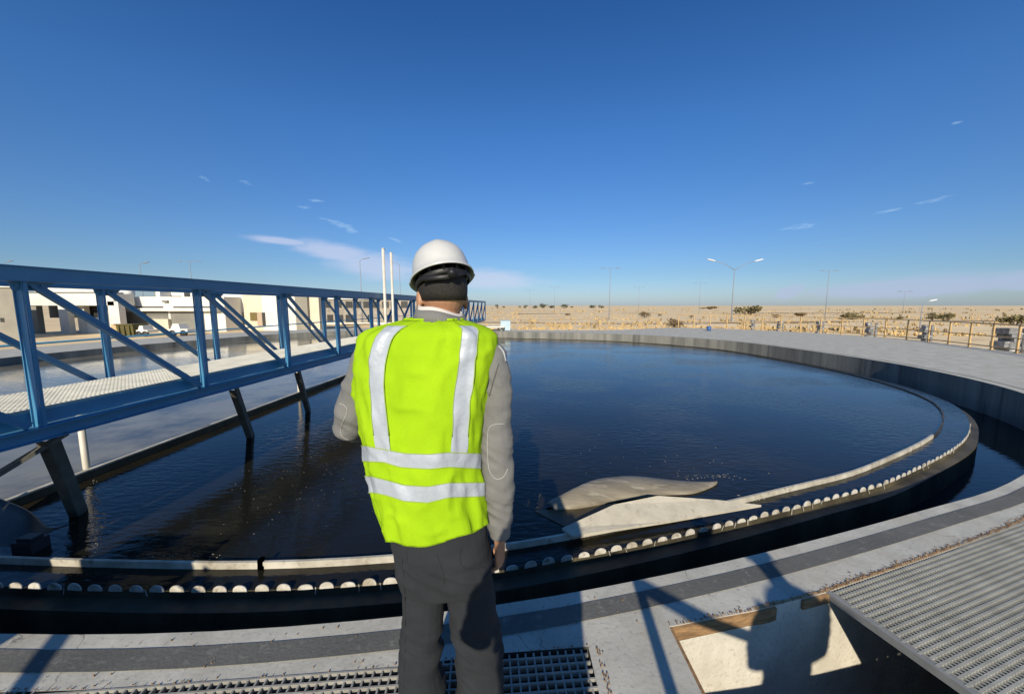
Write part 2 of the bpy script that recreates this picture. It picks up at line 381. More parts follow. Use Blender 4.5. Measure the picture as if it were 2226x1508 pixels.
# ------------------------------------------------------------------ launder, weir, baffle
mb = MB(); ribbon(mb, ledge, ledge, -.40, -1.3, False); ribbon(mb, ledge, offset(arc, lambda p: off_w(p) + .02, False), -.40, -.385, False)
struct(mb.build('launder_wall', wet_wall))
mb = MB()
W = resample([tuple(p) for p in weir], .0180, False); n8 = 8                # castellated plate: 8 samples per 144 mm tab pitch
nrm = []
for i in range(len(W)):
    t = (W[min(i + 1, len(W) - 1)] - W[max(i - 1, 0)]).normalized(); nrm.append(V((-t.y, t.x)))
TW, TH, CR = .098, .042, WZ + .002
prof = []
for i in range(len(W)):
    prof.append(CR)
def strip(A, z0a, z1a, B, z0b, z1b):
    pass
th = .007
lower = [(p.x, p.y) for p in W[::8]]
mb2 = MB()
La = [mb2.bm.verts.new((p[0], p[1], -.52)) for p in lower]; Lb = [mb2.bm.verts.new((p[0], p[1], CR)) for p in lower]
for i in range(len(lower) - 1): mb2.bm.faces.new((La[i], La[i + 1], Lb[i + 1], Lb[i]))
wo_ = empty('overflow_weir', (0, 2.4, WZ)); tag(wo_, 'ring shaped overflow weir plate with a row of rounded bright tabs above the dark channel', 'weir')
mb = mb2; mb.mi = 1
i = 4; cnt = 0
rnd = random.Random(3)
while i + 4 < len(W):
    c = W[i]; t = (W[i + 3] - W[i - 3]).normalized(); nn = nrm[i]
    jx = rnd.uniform(-.004, .004); tw = TW * rnd.uniform(.94, 1.04); hh = TH * rnd.choice((.75, .9, .97, 1, 1, 1.05, 1.1)); tilt = rnd.uniform(-.05, .05)
    if c.y > 5.9: break
    a = []; b = []
    for k in range(11):
        ang = pi * k / 10; q = c + t * (jx + cos(ang) * tw / 2); z = CR - .006 + (sin(ang) ** .75) * (hh + .006)
        z += tilt * cos(ang) * .05
        a.append((q.x - nn.x * .009, q.y - nn.y * .009, z)); b.append((q.x - nn.x * .003, q.y - nn.y * .003, z))
    mb.hexa(a, b); cnt += 1
    if rnd.random() < .35:                       # strings of scum hanging in a notch
        q = c + t * .072; mb.beam((q.x - nn.x * .012, q.y - nn.y * .012, CR + .012), (q.x + t.x * rnd.uniform(-.02, .02) - nn.x * .016, q.y - nn.y * .016, CR - rnd.uniform(.02, .05)), .005, .003)
    i += 8
o = mb.build('weir_plate', [wet_wall, tab_m], wo_, smooth=False); o.location = (0, -2.4, -WZ)  # dark colour of the plate below the tabs paints in wall shade
# baffle
b1 = offset(arc, lambda p: off_b(p) + .022, False); ks = next(i for i, p in enumerate(baf) if p.y > 5.25)
bf = empty('scum_baffle', (0, 2.7, -.3)); tag(bf, 'pale curved scum baffle ring standing just above the tank water', 'baffle')
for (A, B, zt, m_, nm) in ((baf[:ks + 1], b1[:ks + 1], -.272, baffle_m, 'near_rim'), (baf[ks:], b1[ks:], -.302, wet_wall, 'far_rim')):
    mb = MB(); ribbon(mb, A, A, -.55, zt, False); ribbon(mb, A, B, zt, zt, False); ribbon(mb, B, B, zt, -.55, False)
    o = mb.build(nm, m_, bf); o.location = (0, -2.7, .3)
# brackets on the baffle (small dark clips)
for j, X in enumerate((-1.93, -1.78)):
    k = min(range(len(baf)), key=lambda q: abs(baf[q].x - X) + (9 if baf[q].y > 8 else 0)); p = baf[k]
    mb = MB(); mb.box(p.x - .012, p.x + .012, p.y - .02, p.y + .03, -.30, -.245); mb.box(p.x - .02, p.x + .02, p.y - .012, p.y + .0, -.33, -.30)
    tag(mb.build('baffle_clip', leg_m), ['dark clip on the baffle, nearer the left edge of the photo', 'dark clip on the baffle, nearer the person'][j], 'clip', 'baffle clips')
tank = [p for p in weir]
# ------------------------------------------------------------------ water
def water_mat(name, deep, sed, s_lo, s_hi, rip, rough=.04, base_scale=.5, gloss=.5, rs=9.0):
    m = bpy.data.materials.new(name); m.use_nodes = True; n = m.node_tree.nodes; l = m.node_tree.links; p = n['Principled BSDF']
    p.inputs['Roughness'].default_value = rough; p.inputs['IOR'].default_value = 1.333; p.inputs['Specular IOR Level'].default_value = gloss
    t = n.new('ShaderNodeTexCoord'); z = n.new('ShaderNodeTexNoise'); z.inputs['Scale'].default_value = base_scale; z.inputs['Detail'].default_value = 8; z.inputs['Roughness'].default_value = .65
    l.new(t.outputs['Object'], z.inputs['Vector']); r = n.new('ShaderNodeMapRange'); l.new(z.outputs[0], r.inputs[0]); r.inputs[1].default_value = s_lo; r.inputs[2].default_value = s_hi
    x = n.new('ShaderNodeMix'); x.data_type = 'RGBA'; l.new(r.outputs[0], x.inputs[0]); x.inputs[6].default_value = (*deep, 1); x.inputs[7].default_value = (*sed, 1); l.new(x.outputs[2], p.inputs['Base Color'])
    mp = n.new('ShaderNodeMapping'); mp.inputs['Scale'].default_value = (.55, 1.5, 1); mp.inputs['Rotation'].default_value = (0, 0, R(18)); l.new(t.outputs['Object'], mp.inputs[0])
    z2 = n.new('ShaderNodeTexNoise'); z2.inputs['Scale'].default_value = rs; z2.inputs['Detail'].default_value = 3; l.new(mp.outputs[0], z2.inputs['Vector'])
    z3 = n.new('ShaderNodeTexNoise'); z3.inputs['Scale'].default_value = .6; z3.inputs['Detail'].default_value = 2; l.new(t.outputs['Object'], z3.inputs['Vector'])
    mr = n.new('ShaderNodeMapRange'); l.new(z3.outputs[0], mr.inputs[0]); mr.inputs[1].default_value = .4; mr.inputs[2].default_value = .6; mr.inputs[3].default_value = rip * .3; mr.inputs[4].default_value = rip
    b = n.new('ShaderNodeBump'); b.inputs['Distance'].default_value = .02; l.new(mr.outputs[0], b.inputs['Strength']); l.new(z2.outputs[0], b.inputs['Height']); l.new(b.outputs[0], p.inputs['Normal'])
    return m
water_m = water_mat('tank_water', (.012, .012, .009), (.028, .021, .010), .47, .66, .34, .06, rs=13.0)
side_m = water_mat('side_water', (.25, .23, .165), (.10, .10, .085), .45, .62, .22, .07, .9)
laun_m = water_mat('launder_water', (.004, .005, .007), (.008, .008, .008), .4, .6, .12)
def fill(name, loop, z, m):
    mb = MB(); vs = [mb.bm.verts.new((p[0], p[1], z)) for p in loop]
    for t in geometry.tessellate_polygon([[V((p[0], p[1], 0)) for p in loop]]):
        mb.bm.faces.new([vs[i] for i in t])
    return struct(mb.build(name, m))
fill('tank_water', [tuple(p) for p in offset(arc, lambda p: off_w(p) - .0, False)], WZ, water_m)
mb = MB(); ribbon(mb, arc, ledge, LZ, LZ, False); struct(mb.build('launder_water', laun_m))
# straight partition and water beyond it
Y0 = 2.2; Y1 = 24.3
mb = MB(); mb.beam((part_x(Y0), Y0, -.49), (part_x(Y1), Y1, -.49), .04, .5); o = empty('partition_wall', (part_x(Y0), Y0, -.4)); q_ = mb.build('panel', wet_wall, o); q_.location = -o.location; mb = MB(); mb.beam((part_x(Y0), Y0, -.231), (part_x(Y1), Y1, -.231), .055, .018); q_ = mb.build('cap', baffle_m, o); q_.location = -o.location; tag(o, 'long straight partition wall with a pale top edge under the blue bridge', 'partition')
side_loop = [(part_x(Y0) - .03, Y0)] + [(part_x(Y1) - .03, Y1)] + [tuple(p) for p in rim if p.x < part_x(p.y) - .2 and True]
lf = [p for p in rr if p.x < part_x(p.y) - .2]
# order the left rim points from far to near
lf = sorted(lf, key=lambda p: -atan2(p.y - 12, -(p.x + 6)))
fill('side_water', [(part_x(Y0) - .03, Y0), (part_x(Y1) - .03, Y1)] + [tuple(p) for p in lf], -.245, side_m)

# ------------------------------------------------------------------ scum ramp and bent sheet beside the baffle
sr = empty('scum_ramp', onz(1430, 1120, -.25)); tag(sr, 'pale triangular scum ramp with a bent metal sheet behind it, beside the baffle', 'scum ramp')
def sub(mb, name, m, par, **k):
    o = mb.build(name, m, **k); o.parent = par; o.location = o.location - par.location; return o
P0 = [onz(1243, 1164, -.255), onz(1440, 1134, -.255), onz(1655, 1097, -.255), onz(1560, 1086, -.20), onz(1430, 1077, -.13), onz(1335, 1096, -.15), onz(1222, 1147, -.235)]
mb = MB(); mb.hexa([p - V((0, 0, .02)) for p in P0], P0)
sub(mb, 'ramp_plate', mat('ramp_paint', (.50, .46, .36), .75, (.40, .37, .29), 5, .3, 30, var2=(.32, .29, .22), scale2=14), sr)
bot = catmull([(1205, 1109, 0), (1265, 1104, 0), (1340, 1090, 0), (1430, 1077, 0), (1500, 1074, 0), (1535, 1064, 0), (1558, 1053, 0)], 5, False)
top = catmull([(1188, 1092, .05), (1245, 1062, .12), (1298, 1041, .2), (1372, 1034, .25), (1440, 1040, .25), (1500, 1046, .15), (1560, 1051, .02)], 5, False)
mb = MB(); rings = []
for (bx, by, _), (tx, ty, dy) in zip(bot, top):
    pb = onz(bx, by, -.315); pt = onY(tx, ty, pb.y + .05 + dy); row = []
    for k in range(7):
        t = k / 6; q = pb.lerp(pt, t); q.z += .035 * sin(pi * t); row.append(q)
    rings.append([mb.bm.verts.new(q) for q in row] + [mb.bm.verts.new(q + V((0, .02, -.012))) for q in row[::-1]])
mb.skin(rings)
sub(mb, 'bent_sheet', mat('dirty_sheet', (.27, .235, .17), .6, (.16, .14, .10), 4, .5, 18, stretch=(.5, 2.5, 1), var2=(.38, .34, .26), scale2=7), sr)
P1 = [onz(1162, 1110, -.318), onz(1245, 1104, -.318), onz(1340, 1092, -.318), onz(1300, 1116, -.318), onz(1232, 1146, -.318)]
mb = MB(); mb.hexa([p - V((0, 0, .02)) for p in P1], P1); sub(mb, 'sludge_apron', mat('sludge', (.055, .043, .02), .45, (.10, .075, .03), 5, .3, 30), sr)

# dark skimmer box under the bridge on the left
sk = empty('skimmer_box', onz(60, 1160, -.3)); tag(sk, 'dark skimmer blade and box on the water below the near end of the bridge', 'skimmer')
bot = catmull([(-40, 1196, 0), (20, 1202, 0), (75, 1198, 0), (120, 1182, 0), (155, 1160, 0)], 6, False)
top = catmull([(-40, 1070, .42), (15, 1090, .36), (62, 1112, .26), (105, 1146, .14), (158, 1136, .10)], 6, False)
mb = MB(); rings = []
for (bx, by, _), (tx, ty, dy) in zip(bot, top):
    pb = onz(bx, by - 6, WZ - .01); pt = onY(tx, ty, pb.y + dy); row = []
    for k in range(7):
        t = k / 6; q = pb.lerp(pt, t); q.z -= .03 * sin(pi * t); row.append(q)
    rings.append([mb.bm.verts.new(q) for q in row] + [mb.bm.verts.new(q + V((0, .015, -.01))) for q in row[::-1]])
mb.skin(rings)
sub(mb, 'blade', mat('wet_steel', (.050, .052, .050), .5, (.03, .03, .027), 5, .3, 25), sk)
a = onz(26, 1204, WZ); mb = MB(); mb.box(a.x, a.x + .16, a.y, a.y + .12, WZ - .02, WZ + .09); mb.box(a.x + .02, a.x + .14, a.y + .02, a.y + .1, WZ + .09, WZ + .115); sub(mb, 'float_box', mat('black_box', (.02, .022, .025), .5), sk)

# ------------------------------------------------------------------ blue truss bridge
XN = lambda Y: -3.83 + .08 * Y
XF = lambda Y: -4.90 + .08 * Y
BT, BL, BB, DK = 1.90, .70, .60, .82
dirv = V((.08, 1, 0)).normalized(); latv = V((-1, .08, 0)).normalized()
br = empty('truss_bridge', (XN(0), 0, 0)); tag(br, 'blue steel truss bridge with a grating deck crossing the tank', 'bridge')
def bsub(mb, name, m=blue_m): 
    o = mb.build(name, m); o.parent = br; o.location = -br.location; return o
nodes = [2.74 + 1.40 * k for k in range(-3, 17)]
ya, yb = nodes[0], nodes[-1]
for fx, sgn in ((XN, 1), (XF, -1)):
    p = lambda Y, z, o=0: V((fx(Y) + o, Y, z))
    mb = MB(); mb.beam(p(ya, BT - .048), p(yb, BT - .048), .09, .095); mb.beam(p(ya, BT + .004), p(yb, BT + .004), .11, .008); mb.beam(p(ya, BT - .100), p(yb, BT - .100), .10, .008)
    bsub(mb, 'top_chord')
    mb = MB(); mb.beam(p(ya, (BL + BB) / 2), p(yb, (BL + BB) / 2), .02, .092); mb.beam(p(ya, BL - .002), p(yb, BL - .002), .11, .008); mb.beam(p(ya, BB + .002), p(yb, BB + .002), .10, .008)
    mb.beam(p(ya, (BL + DK) / 2, -.06 * sgn), p(yb, (BL + DK) / 2, -.06 * sgn), .008, DK - BL - .01)
    bsub(mb, 'bottom_chord')
    for i, Y in enumerate(nodes):
        mb = MB(); z0, z1 = BL + .003, BT - .105
        b = p(Y, 0)
        # Z-section: web across, two flanges along
        def plate(o0, s0, o1, s1):
            q0 = b + latv * o0 + dirv * s0; q1 = b + latv * o1 + dirv * s1
            mb.beam(V((q0.x, q0.y, (z0 + z1) / 2)), V((q1.x, q1.y, (z0 + z1) / 2)), .007, z1 - z0)
        plate(-.027, 0, .027, 0); plate(-.031, .0035, -.031, .026); plate(.031, -.0035, .031, -.016)
        # gusset
        mb.hexa([p(Y - .06, BT - .106, .006), p(Y + .20, BT - .106, .006), p(Y + .13, BT - .17, .006), p(Y - .04, BT - .17, .006)], [p(Y - .06, BT - .106), p(Y + .20, BT - .106), p(Y + .13, BT - .17), p(Y - .04, BT - .17)])
        for t_ in (-.02, .05, .12): q_ = p(Y + t_, BT - .13, .01); mb.box(q_.x, q_.x + .008, q_.y - .01, q_.y + .01, q_.z - .01, q_.z + .01)
        bsub(mb, 'post')
        if i + 1 < len(nodes):
            Y2 = nodes[i + 1]; flip = i >= 9
            a = p(Y + .06, BT - .11) if not flip else p(Y + .05, BL + .02); c = p(Y2 - .05, BL + .02) if not flip else p(Y2 - .06, BT - .11)
            mb = MB(); mb.beam(a, c, .008, .062); mb.beam(a, c, .045, .008, off=(.022, -.030)); bsub(mb, 'diagonal')
for i in range(len(nodes) * 2 - 1):
    Y = ya + .7 * i; mb = MB(); mb.beam(V((XN(Y) - .02, Y, BB + .04)), V((XF(Y) + .02, Y, BB + .04)), .05, .07); bsub(mb, 'cross_beam')
# deck of bars
mb = MB(); Y = ya
c0, c1 = .11, .94
while Y < 12:
    q0 = V((XN(Y), Y, DK)) + latv * c0; q1 = V((XN(Y), Y, DK)) + latv * c1; mb.beam(q0, q1, .010, .022); Y += .034
k = c0
while k <= c1 + .001:
    a = V((XN(ya), ya, DK)) + latv * k; b = V((XN(12), 12, DK)) + latv * k; mb.beam(a, b, .008, .018); k += .0415
a = V((XN(12), 12, DK - .005)); b = V((XN(yb), yb, DK - .005)); mb.beam(a, b, c1 - c0, .02, off=(0, 0)) if False else None
mb.hexa([a + latv * c0, b + latv * c0, b + latv * c0 + V((0, 0, .02)), a + latv * c0 + V((0, 0, .02))], [a + latv * c1, b + latv * c1, b + latv * c1 + V((0, 0, .02)), a + latv * c1 + V((0, 0, .02))])
bsub(mb, 'deck', deck_m)
# scraper struts down to the water
for (tx, ty, fx_, fy) in ((XN(2.75) - .03, 2.80, -4.08, 3.29), (XN(4.5) - .03, 4.56, -3.91, 5.35), (XN(5.7) - .03, 5.78, -3.79, 6.7), (-3.1, 8.6, -3.3, 9.8)):
    mb = MB(); f = V((fx_, fy, WZ)); t = V((tx, ty, BB)); d = (f - t).normalized()
    mb.beam(t, f + d * .3, .10, .012, up=(1, 0, .3), off=(0, .03)); mb.beam(t, f + d * .3, .012, .07, up=(1, 0, .3), off=(.05, 0))
    mb.beam(t, f + d * .3, .012, .05, up=(1, 0, .3), off=(-.045, 0.01)); bsub(mb, 'scraper_strut', leg_m)
mb = MB(); mb.beam(V((XN(2.85), 2.9, BB)), V((-4.2, 2.05, -.05)), .09, .03); bsub(mb, 'brace', leg_m)
# near-end carriage with wheels
mb = MB(); mb.box(XF(1) - .1, XN(1) + .1, .75, 1.15, .34, .58); bsub(mb, 'end_carriage')
for X in (XF(1) + .05, XN(1) - .05):
    mb = MB(); mb.tube([(X - .06, 1.0, .20), (X + .06, 1.0, .20)], .195, 20); bsub(mb, 'wheel', leg_m)
# thin pipe rail on the far truss
mb = MB(); a = V((XF(ya) - .05, ya, 1.25)); b = V((XF(yb) - .05, yb, 1.25)); mb.tube([a, b], .012, 6); bsub(mb, 'hand_pipe')

# white pipes
def pole(x, y, z0, z1, r, lab, grp=None, nm='white_pipe', m=white_pole):
    mb = MB(); mb.tube([(x, y, z0), (x, y, z1)], r, 12); mb.tube([(x, y, z1), (x, y, z1 + .02)], r * 1.15, 12)
    o = mb.build(nm, m, origin=(x, y, z0)); tag(o, lab, 'pipe', grp); return o
pole(-4.90, 4.08, -.9, .50, .032, 'white pipe standing in the water beside the partition, nearest the camera', 'white pipes beside the partition')
pole(-4.60, 7.84, -.9, .50, .032, 'white pipe standing in the water beside the partition, farther one next to the third strut', 'white pipes beside the partition')
pole(-3.00, 8.8, -.6, 2.92, .034, 'tall white pole rising above the bridge, left one of the pair', 'tall poles at the bridge side')
pole(-2.85, 8.9, -.6, 2.84, .029, 'tall grey white pole rising above the bridge, right one of the pair nearer the helmet', 'tall poles at the bridge side')

# far end of the bridge: landing slab and pale blue box on the rim
c = onz(1085, 716, 0)
ls = empty('bridge_landing', (c.x - .6, 24.0, 0)); tag(ls, 'white landing slab at the far end of the bridge on the tank rim', 'landing')
mb = MB(); mb.box(-1.6, 1.0, -.5, .6, .22, .30); sub_o = mb.build('slab', wall_white, ls)
for X in (-1.4, .55, .85): mb = MB(); mb.box(X, X + .12, -.45, -.3, 0, .22); mb.build('leg', dark_open, ls)
mb = MB(); mb.box(-.32, .32, -.2, .2, 0, .62); mb.box(-.36, .36, -.24, .24, .62, .66)
o = mb.build('control_box', mat('pale_blue_paint', (.42, .53, .58), .5), origin=(0, 0, 0), bevel=.02); o.location = (-.42, 24.0, .02); tag(o, 'small pale blue box on the far rim beside the bridge end', 'box')

# ------------------------------------------------------------------ ground
def ground_mat():
    m = bpy.data.materials.new('desert_sand'); m.use_nodes = True; n = m.node_tree.nodes; l = m.node_tree.links; p = n['Principled BSDF']; p.inputs['Roughness'].default_value = 1; p.inputs['Specular IOR Level'].default_value = .1
    t = n.new('ShaderNodeTexCoord'); prev = None; col = (.88, .68, .40)
    for sc_, st, c, lo, hi in ((.05, (.30, 1.3, 1), (.72, .55, .32), .44, .58), (.022, (.25, 1.6, 1), (.95, .76, .48), .48, .60), (.4, (.6, 1, 1), (.46, .34, .19), .54, .70), (2.5, (1, 1, 1), (.72, .55, .32), .4, .7)):
        mp = n.new('ShaderNodeMapping'); mp.inputs['Scale'].default_value = st; l.new(t.outputs['Object'], mp.inputs[0])
        z = n.new('ShaderNodeTexNoise'); z.inputs['Scale'].default_value = sc_; z.inputs['Detail'].default_value = 6; z.inputs['Roughness'].default_value = .65; l.new(mp.outputs[0], z.inputs['Vector'])
        r = n.new('ShaderNodeMapRange'); l.new(z.outputs[0], r.inputs[0]); r.inputs[1].default_value = lo; r.inputs[2].default_value = hi
        x = n.new('ShaderNodeMix'); x.data_type = 'RGBA'; l.new(r.outputs[0], x.inputs[0]); x.inputs[7].default_value = (*c, 1)
        if prev is None: x.inputs[6].default_value = (*col, 1)
        else: l.new(prev, x.inputs[6])
        prev = x.outputs[2]
    l.new(prev, p.inputs['Base Color']); return m
GZ = -.6
cen = V((0, 10)); mb = MB(); base = outer[::2]; rings = []
dists = [0, .5, 1.5, 3, 6, 10, 16, 25, 40, 60, 90, 140, 200, 300, 450, 700, 1100, 2000, 4000, 7000]
for d in dists:
    row = []
    for p in base:
        q = p + (p - cen).normalized() * d
        h = 0 if d < 1 else noise.noise(V((q.x * .07, q.y * .07, 2))) * .22 * min(1, d / 8)
        if d > 30: h += noise.noise(V((q.x * .012, q.y * .012, 5))) * .8 * min(1, (d - 30) / 60)
        if d > 300: h *= .6; h += .9
        row.append(mb.bm.verts.new((q.x, q.y, GZ + h)))
    rings.append(row)
mb.skin(rings, cap=False); struct(mb.build('ground', ground_mat()))
# pale tracks on the plain
mb = MB()
for (ax, ay, bx, by, wd) in ((-20, 44, 120, 58, 3), (0, 95, 160, 120, 6)):
    a = V((ax, ay, 0)); b = V((bx, by, 0)); n = 40; va = []; vb = []
    for i in range(n + 1):
        c = a.lerp(b, i / n); c.y += 2 * sin(i * .35); d = noise.noise(V((c.x * .07, c.y * .07, 2))) * .22 + noise.noise(V((c.x * .012, c.y * .012, 5))) * .8 * .4
        va.append(mb.bm.verts.new((c.x, c.y - wd / 2, GZ + d + .06))); vb.append(mb.bm.verts.new((c.x, c.y + wd / 2, GZ + d + .06)))
    for i in range(n): mb.bm.faces.new((va[i], va[i + 1], vb[i + 1], vb[i]))
struct(mb.build('sand_track', mat('track_sand', (.70, .54, .34), 1, (.6, .45, .27), .3, spec=.1)))
# ------------------------------------------------------------------ yellow railing on the far side of the platform
i0 = min(range(len(outer)), key=lambda i: hypot(outer[i].x - 14.6, outer[i].y - 5.5)); i1 = min(range(len(outer)), key=lambda i: hypot(outer[i].x - 11.2, outer[i].y - 27))
RL = resample([tuple(p) for p in outer[i0:i1]], 1.05, False); RL = [p + (cen - p).normalized() * .15 for p in RL]
rl = empty('yellow_railing', (RL[0].x, RL[0].y, 0)); tag(rl, 'long yellow tube railing with many posts along the outer edge of the platform', 'railing')
def rsub(mb, name):
    o = mb.build(name, yellow_m); o.parent = rl; o.location = -rl.location
for i, p in enumerate(RL):
    mb = MB(); mb.beam((p.x, p.y, .0), (p.x, p.y, .95), .05, .05); mb.box(p.x - .07, p.x + .07, p.y - .07, p.y + .07, 0, .012); rsub(mb, 'post')
for z, nm, r in ((.95, 'top_rail', .026), (.50, 'middle_rail', .020), (.12, 'kick_rail', .022)):
    mb = MB(); mb.tube([(p.x, p.y, z) for p in RL], r, 6); rsub(mb, nm)
# rubble stubs beyond the railing
stub_m = mat('stub_concrete', (.26, .27, .28), .9, (.10, .10, .10), 3, .4, 20, var2=(.6, .58, .52), scale2=5)
specs = [(1632, 1640, 696, 712), (1690, 1701, 698, 716), (1776, 1788, 699, 722), (1882, 1900, 702, 733), (2003, 2020, 707, 740), (2174, 2213, 714, 760)]
pos_words = ['smallest, far left one', 'second from the far left', 'below the distant mast, third one', 'with a white top, fourth one', 'under the short lamp', 'widest, at the right edge of the photo']
for (x0, x1, y0, y1), pw in zip(specs, pos_words):
    g = onz((x0 + x1) / 2, y1 + 1, -.05); Y = g.y * 1.06 + .6; a = onY(x0, y0, Y); b = onY(x1, y1, Y)
    mb = MB(); w_ = b.x - a.x; cxm = (a.x + b.x) / 2
    for k in range(7):
        hx = w_ * random.uniform(.2, .34); ox = cxm + random.uniform(-.25, .25) * w_; z0 = GZ + (a.z - GZ) * k / 7
        mb.box(ox - hx, ox + hx, Y - hx + random.uniform(-.05, .05), Y + hx, z0 - .02, GZ + (a.z - GZ) * (k + 1.1) / 7)
    mb.tube([(cxm + w_ * .32, Y - w_ * .3, GZ), (cxm + w_ * .32, Y - w_ * .3, a.z * 1.02)], w_ * .1, 8)
    o = mb.build('concrete_stub', stub_m, origin=(cxm, Y, GZ)); tag(o, 'rough grey concrete stub behind the yellow railing, ' + pw, 'concrete stub', 'concrete stubs behind the railing')
c = onz(1541, 719, 0); mb = MB(); mb.tube([(0, 0, 0), (0, 0, .30)], .12, 14); mb.tube([(0, 0, .1), (0, 0, .12)], .13, 14); mb.tube([(0, 0, .2), (0, 0, .22)], .13, 14)
o = mb.build('blue_drum', mat('drum_blue', (.05, .13, .32), .4)); o.location = c; tag(o, 'small dark blue drum on the far platform left of the yellow railing', 'drum')

# ------------------------------------------------------------------ lamps
def lamp(x, yt, Y, style, label, group='street lamps around the plant', arm=1.6, r=.07, head=.55, xb=None):
    top = onY(x, yt, Y); root = empty('street_lamp', (top.x, Y, GZ)); tag(root, label, 'street lamp', group)
    h = top.z - GZ
    mb = MB(); mb.tube([(0, 0, -.6), (0, 0, h * .5), (0, 0, h)], [r, r * .75, r * .5], 8); mb.build('pole', lamp_m, root)
    ends = {'double': (-1, 1), 'tee': (-1, 1), 'right': (1,), 'left': (-1,)}[style]
    for s in ends:
        rise = {'double': .42, 'tee': .0, 'right': .35, 'left': .3}[style] * arm
        mb = MB(); mb.tube([(0, 0, h - .05), (s * arm * .5, 0, h + rise * .65), (s * arm, 0, h + rise)], r * .4, 6); mb.build('arm', lamp_m, root)
        mb = MB(); d = V((s, 0, rise / arm * .6)).normalized(); c = V((s * arm, 0, h + rise)) + d * head * .45
        mb.tube([c - d * head * .5, c - d * head * .2, c + d * head * .3, c + d * head * .5], [(r * .5, r * .5), (head * .16, head * .08), (head * .15, head * .07), (head * .06, head * .04)], 8)
        mb.build('lamp_head', lamp_head_m if style in ('double', 'right') and x > 1000 else lamp_m, root)
    return root
lamp(1597, 586, 46, 'double', 'tall double armed lamp with two raised heads on the right of the photo', arm=2.4, head=1.1, r=.09)
lamp(1803, 588, 62, 'tee', 'slim mast with a small flat crosspiece right of the double armed lamp', arm=.9, head=.7)
lamp(1327, 583, 58, 'tee', 'slim mast with a small flat crosspiece behind the middle of the tank', arm=.9, head=.7)
lamp(1206, 624, 118, 'tee', 'faint far mast just right of the distant row of trees', arm=1.2, head=.6)
lamp(1152, 630, 150, 'tee', 'faint far mast nearest the helmet above the distant trees', arm=1.2, head=.6)
lamp(1390, 624, 120, 'tee', 'faint far mast between the two taller masts', arm=1.2, head=.6)
lamp(1523, 615, 98, 'tee', 'faint far mast just left of the double armed lamp', arm=1.2, head=.6)
lamp(2006, 659, 33, 'right', 'short lamp with one white head leaning right behind the railing', arm=.55, head=.75, r=.05)
lamp(1968, 633, 110, 'tee', 'faint far mast left of the short lamp', arm=.8, head=1.4)
lamp(782, 566, 44, 'right', 'thin lamp with one head behind the bridge, left of the white poles', arm=.5, head=.7)
lamp(868, 575, 52, 'left', 'thin lamp with an arm pointing left between the white poles and the helmet', arm=.9, head=.5)
lamp(303, 575, 46, 'right', 'lamp with one dark raised head above the bridge near the left', arm=.5, head=.8)
lamp(412, 568, 50, 'tee', 'thin mast with a flat crosspiece above the bridge', arm=1.0, head=.6)
lamp(8, 572, 48, 'right', 'thin lamp at the far left edge of the photo', arm=.5, head=.8)

# ------------------------------------------------------------------ shrubs and trees
def shrub(x, yb, w_px, h_px, mt, label, group, name='desert_shrub', cat='shrub', leaf=None, trunk=.25, n=420):
    Y = 2.22 * F / max(yb - 664, 5); b = onY(x, yb, Y); W_ = w_px / F * Y; Hh = h_px / F * Y
    root = empty(name, (b.x, Y, b.z - .1)); tag(root, label, cat, group)
    rd = random.Random(int(x * 13 + yb)); mb = MB(); s = leaf or max(W_, Hh) * .045
    lobes = [(rd.uniform(-.32, .32) * W_, rd.uniform(-.3, .3) * W_, Hh * rd.uniform(.38, .78), rd.uniform(.16, .30)) for _ in range(9)]
    for k in range(n):
        lx, ly, lz, lr = rd.choice(lobes); d = V((rd.gauss(0, 1), rd.gauss(0, 1), rd.gauss(0, 1))).normalized() * (rd.random() ** .4)
        c = V((lx + d.x * lr * W_ * 1.05, ly + d.y * lr * W_, lz + d.z * lr * Hh)); c.z = max(c.z, .08 * Hh)
        u = V((rd.gauss(0, 1), rd.gauss(0, 1), rd.gauss(0, 1))).normalized(); v = u.cross(V((rd.gauss(0, 1), rd.gauss(0, 1), rd.gauss(0, 1)))).normalized(); ss = s * rd.uniform(.6, 1.5)
        mb.quad([c - u * ss, c + v * ss * .6, c + u * ss, c - v * ss * .6])
    mb.build('crown', mt, root)
    mb = MB()
    for k in range(5):
        lx, ly, lz, lr = lobes[k]; mb.tube([(lx * .12, ly * .12, -.3), (lx * .5, ly * .5, lz * .5), (lx, ly, lz)], [W_ * .03, W_ * .018, W_ * .008], 5)
    mb.build('trunk', mat('dry_bark', (.12, .085, .055), .95), root)
leaf_d = mat('leaf_dark', (.055, .062, .03), .8, (.10, .10, .05), .9, spec=.2)
leaf_o = mat('leaf_olive', (.13, .12, .05), .85, (.20, .16, .08), 1.2, spec=.2)
leaf_b = mat('leaf_dry', (.22, .15, .08), .9, (.13, .10, .055), 1.5, spec=.1)
FT = [(1080, 671, 9, 11, 'first'), (1095, 669.5, 8, 5, 'second'), (1130, 670, 7, 7, 'third'), (1143, 671, 12, 9, 'fourth'), (1164, 671.5, 14, 9, 'fifth'), (1181, 671, 20, 12, 'sixth'), (1199, 671, 18, 8, 'seventh'),
      (1227, 672, 18, 12, 'eighth'), (1243, 670, 8, 5, 'ninth'), (1288, 672, 17, 12, 'tenth'), (1307, 672, 14, 10, 'eleventh')]
for x, yb, a, b, o_ in FT:
    shrub(x, yb, a, b, leaf_d, 'dark rounded tree far off on the horizon, %s from the left of the row' % o_, 'distant trees on the horizon', 'distant_tree', 'tree', n=300)
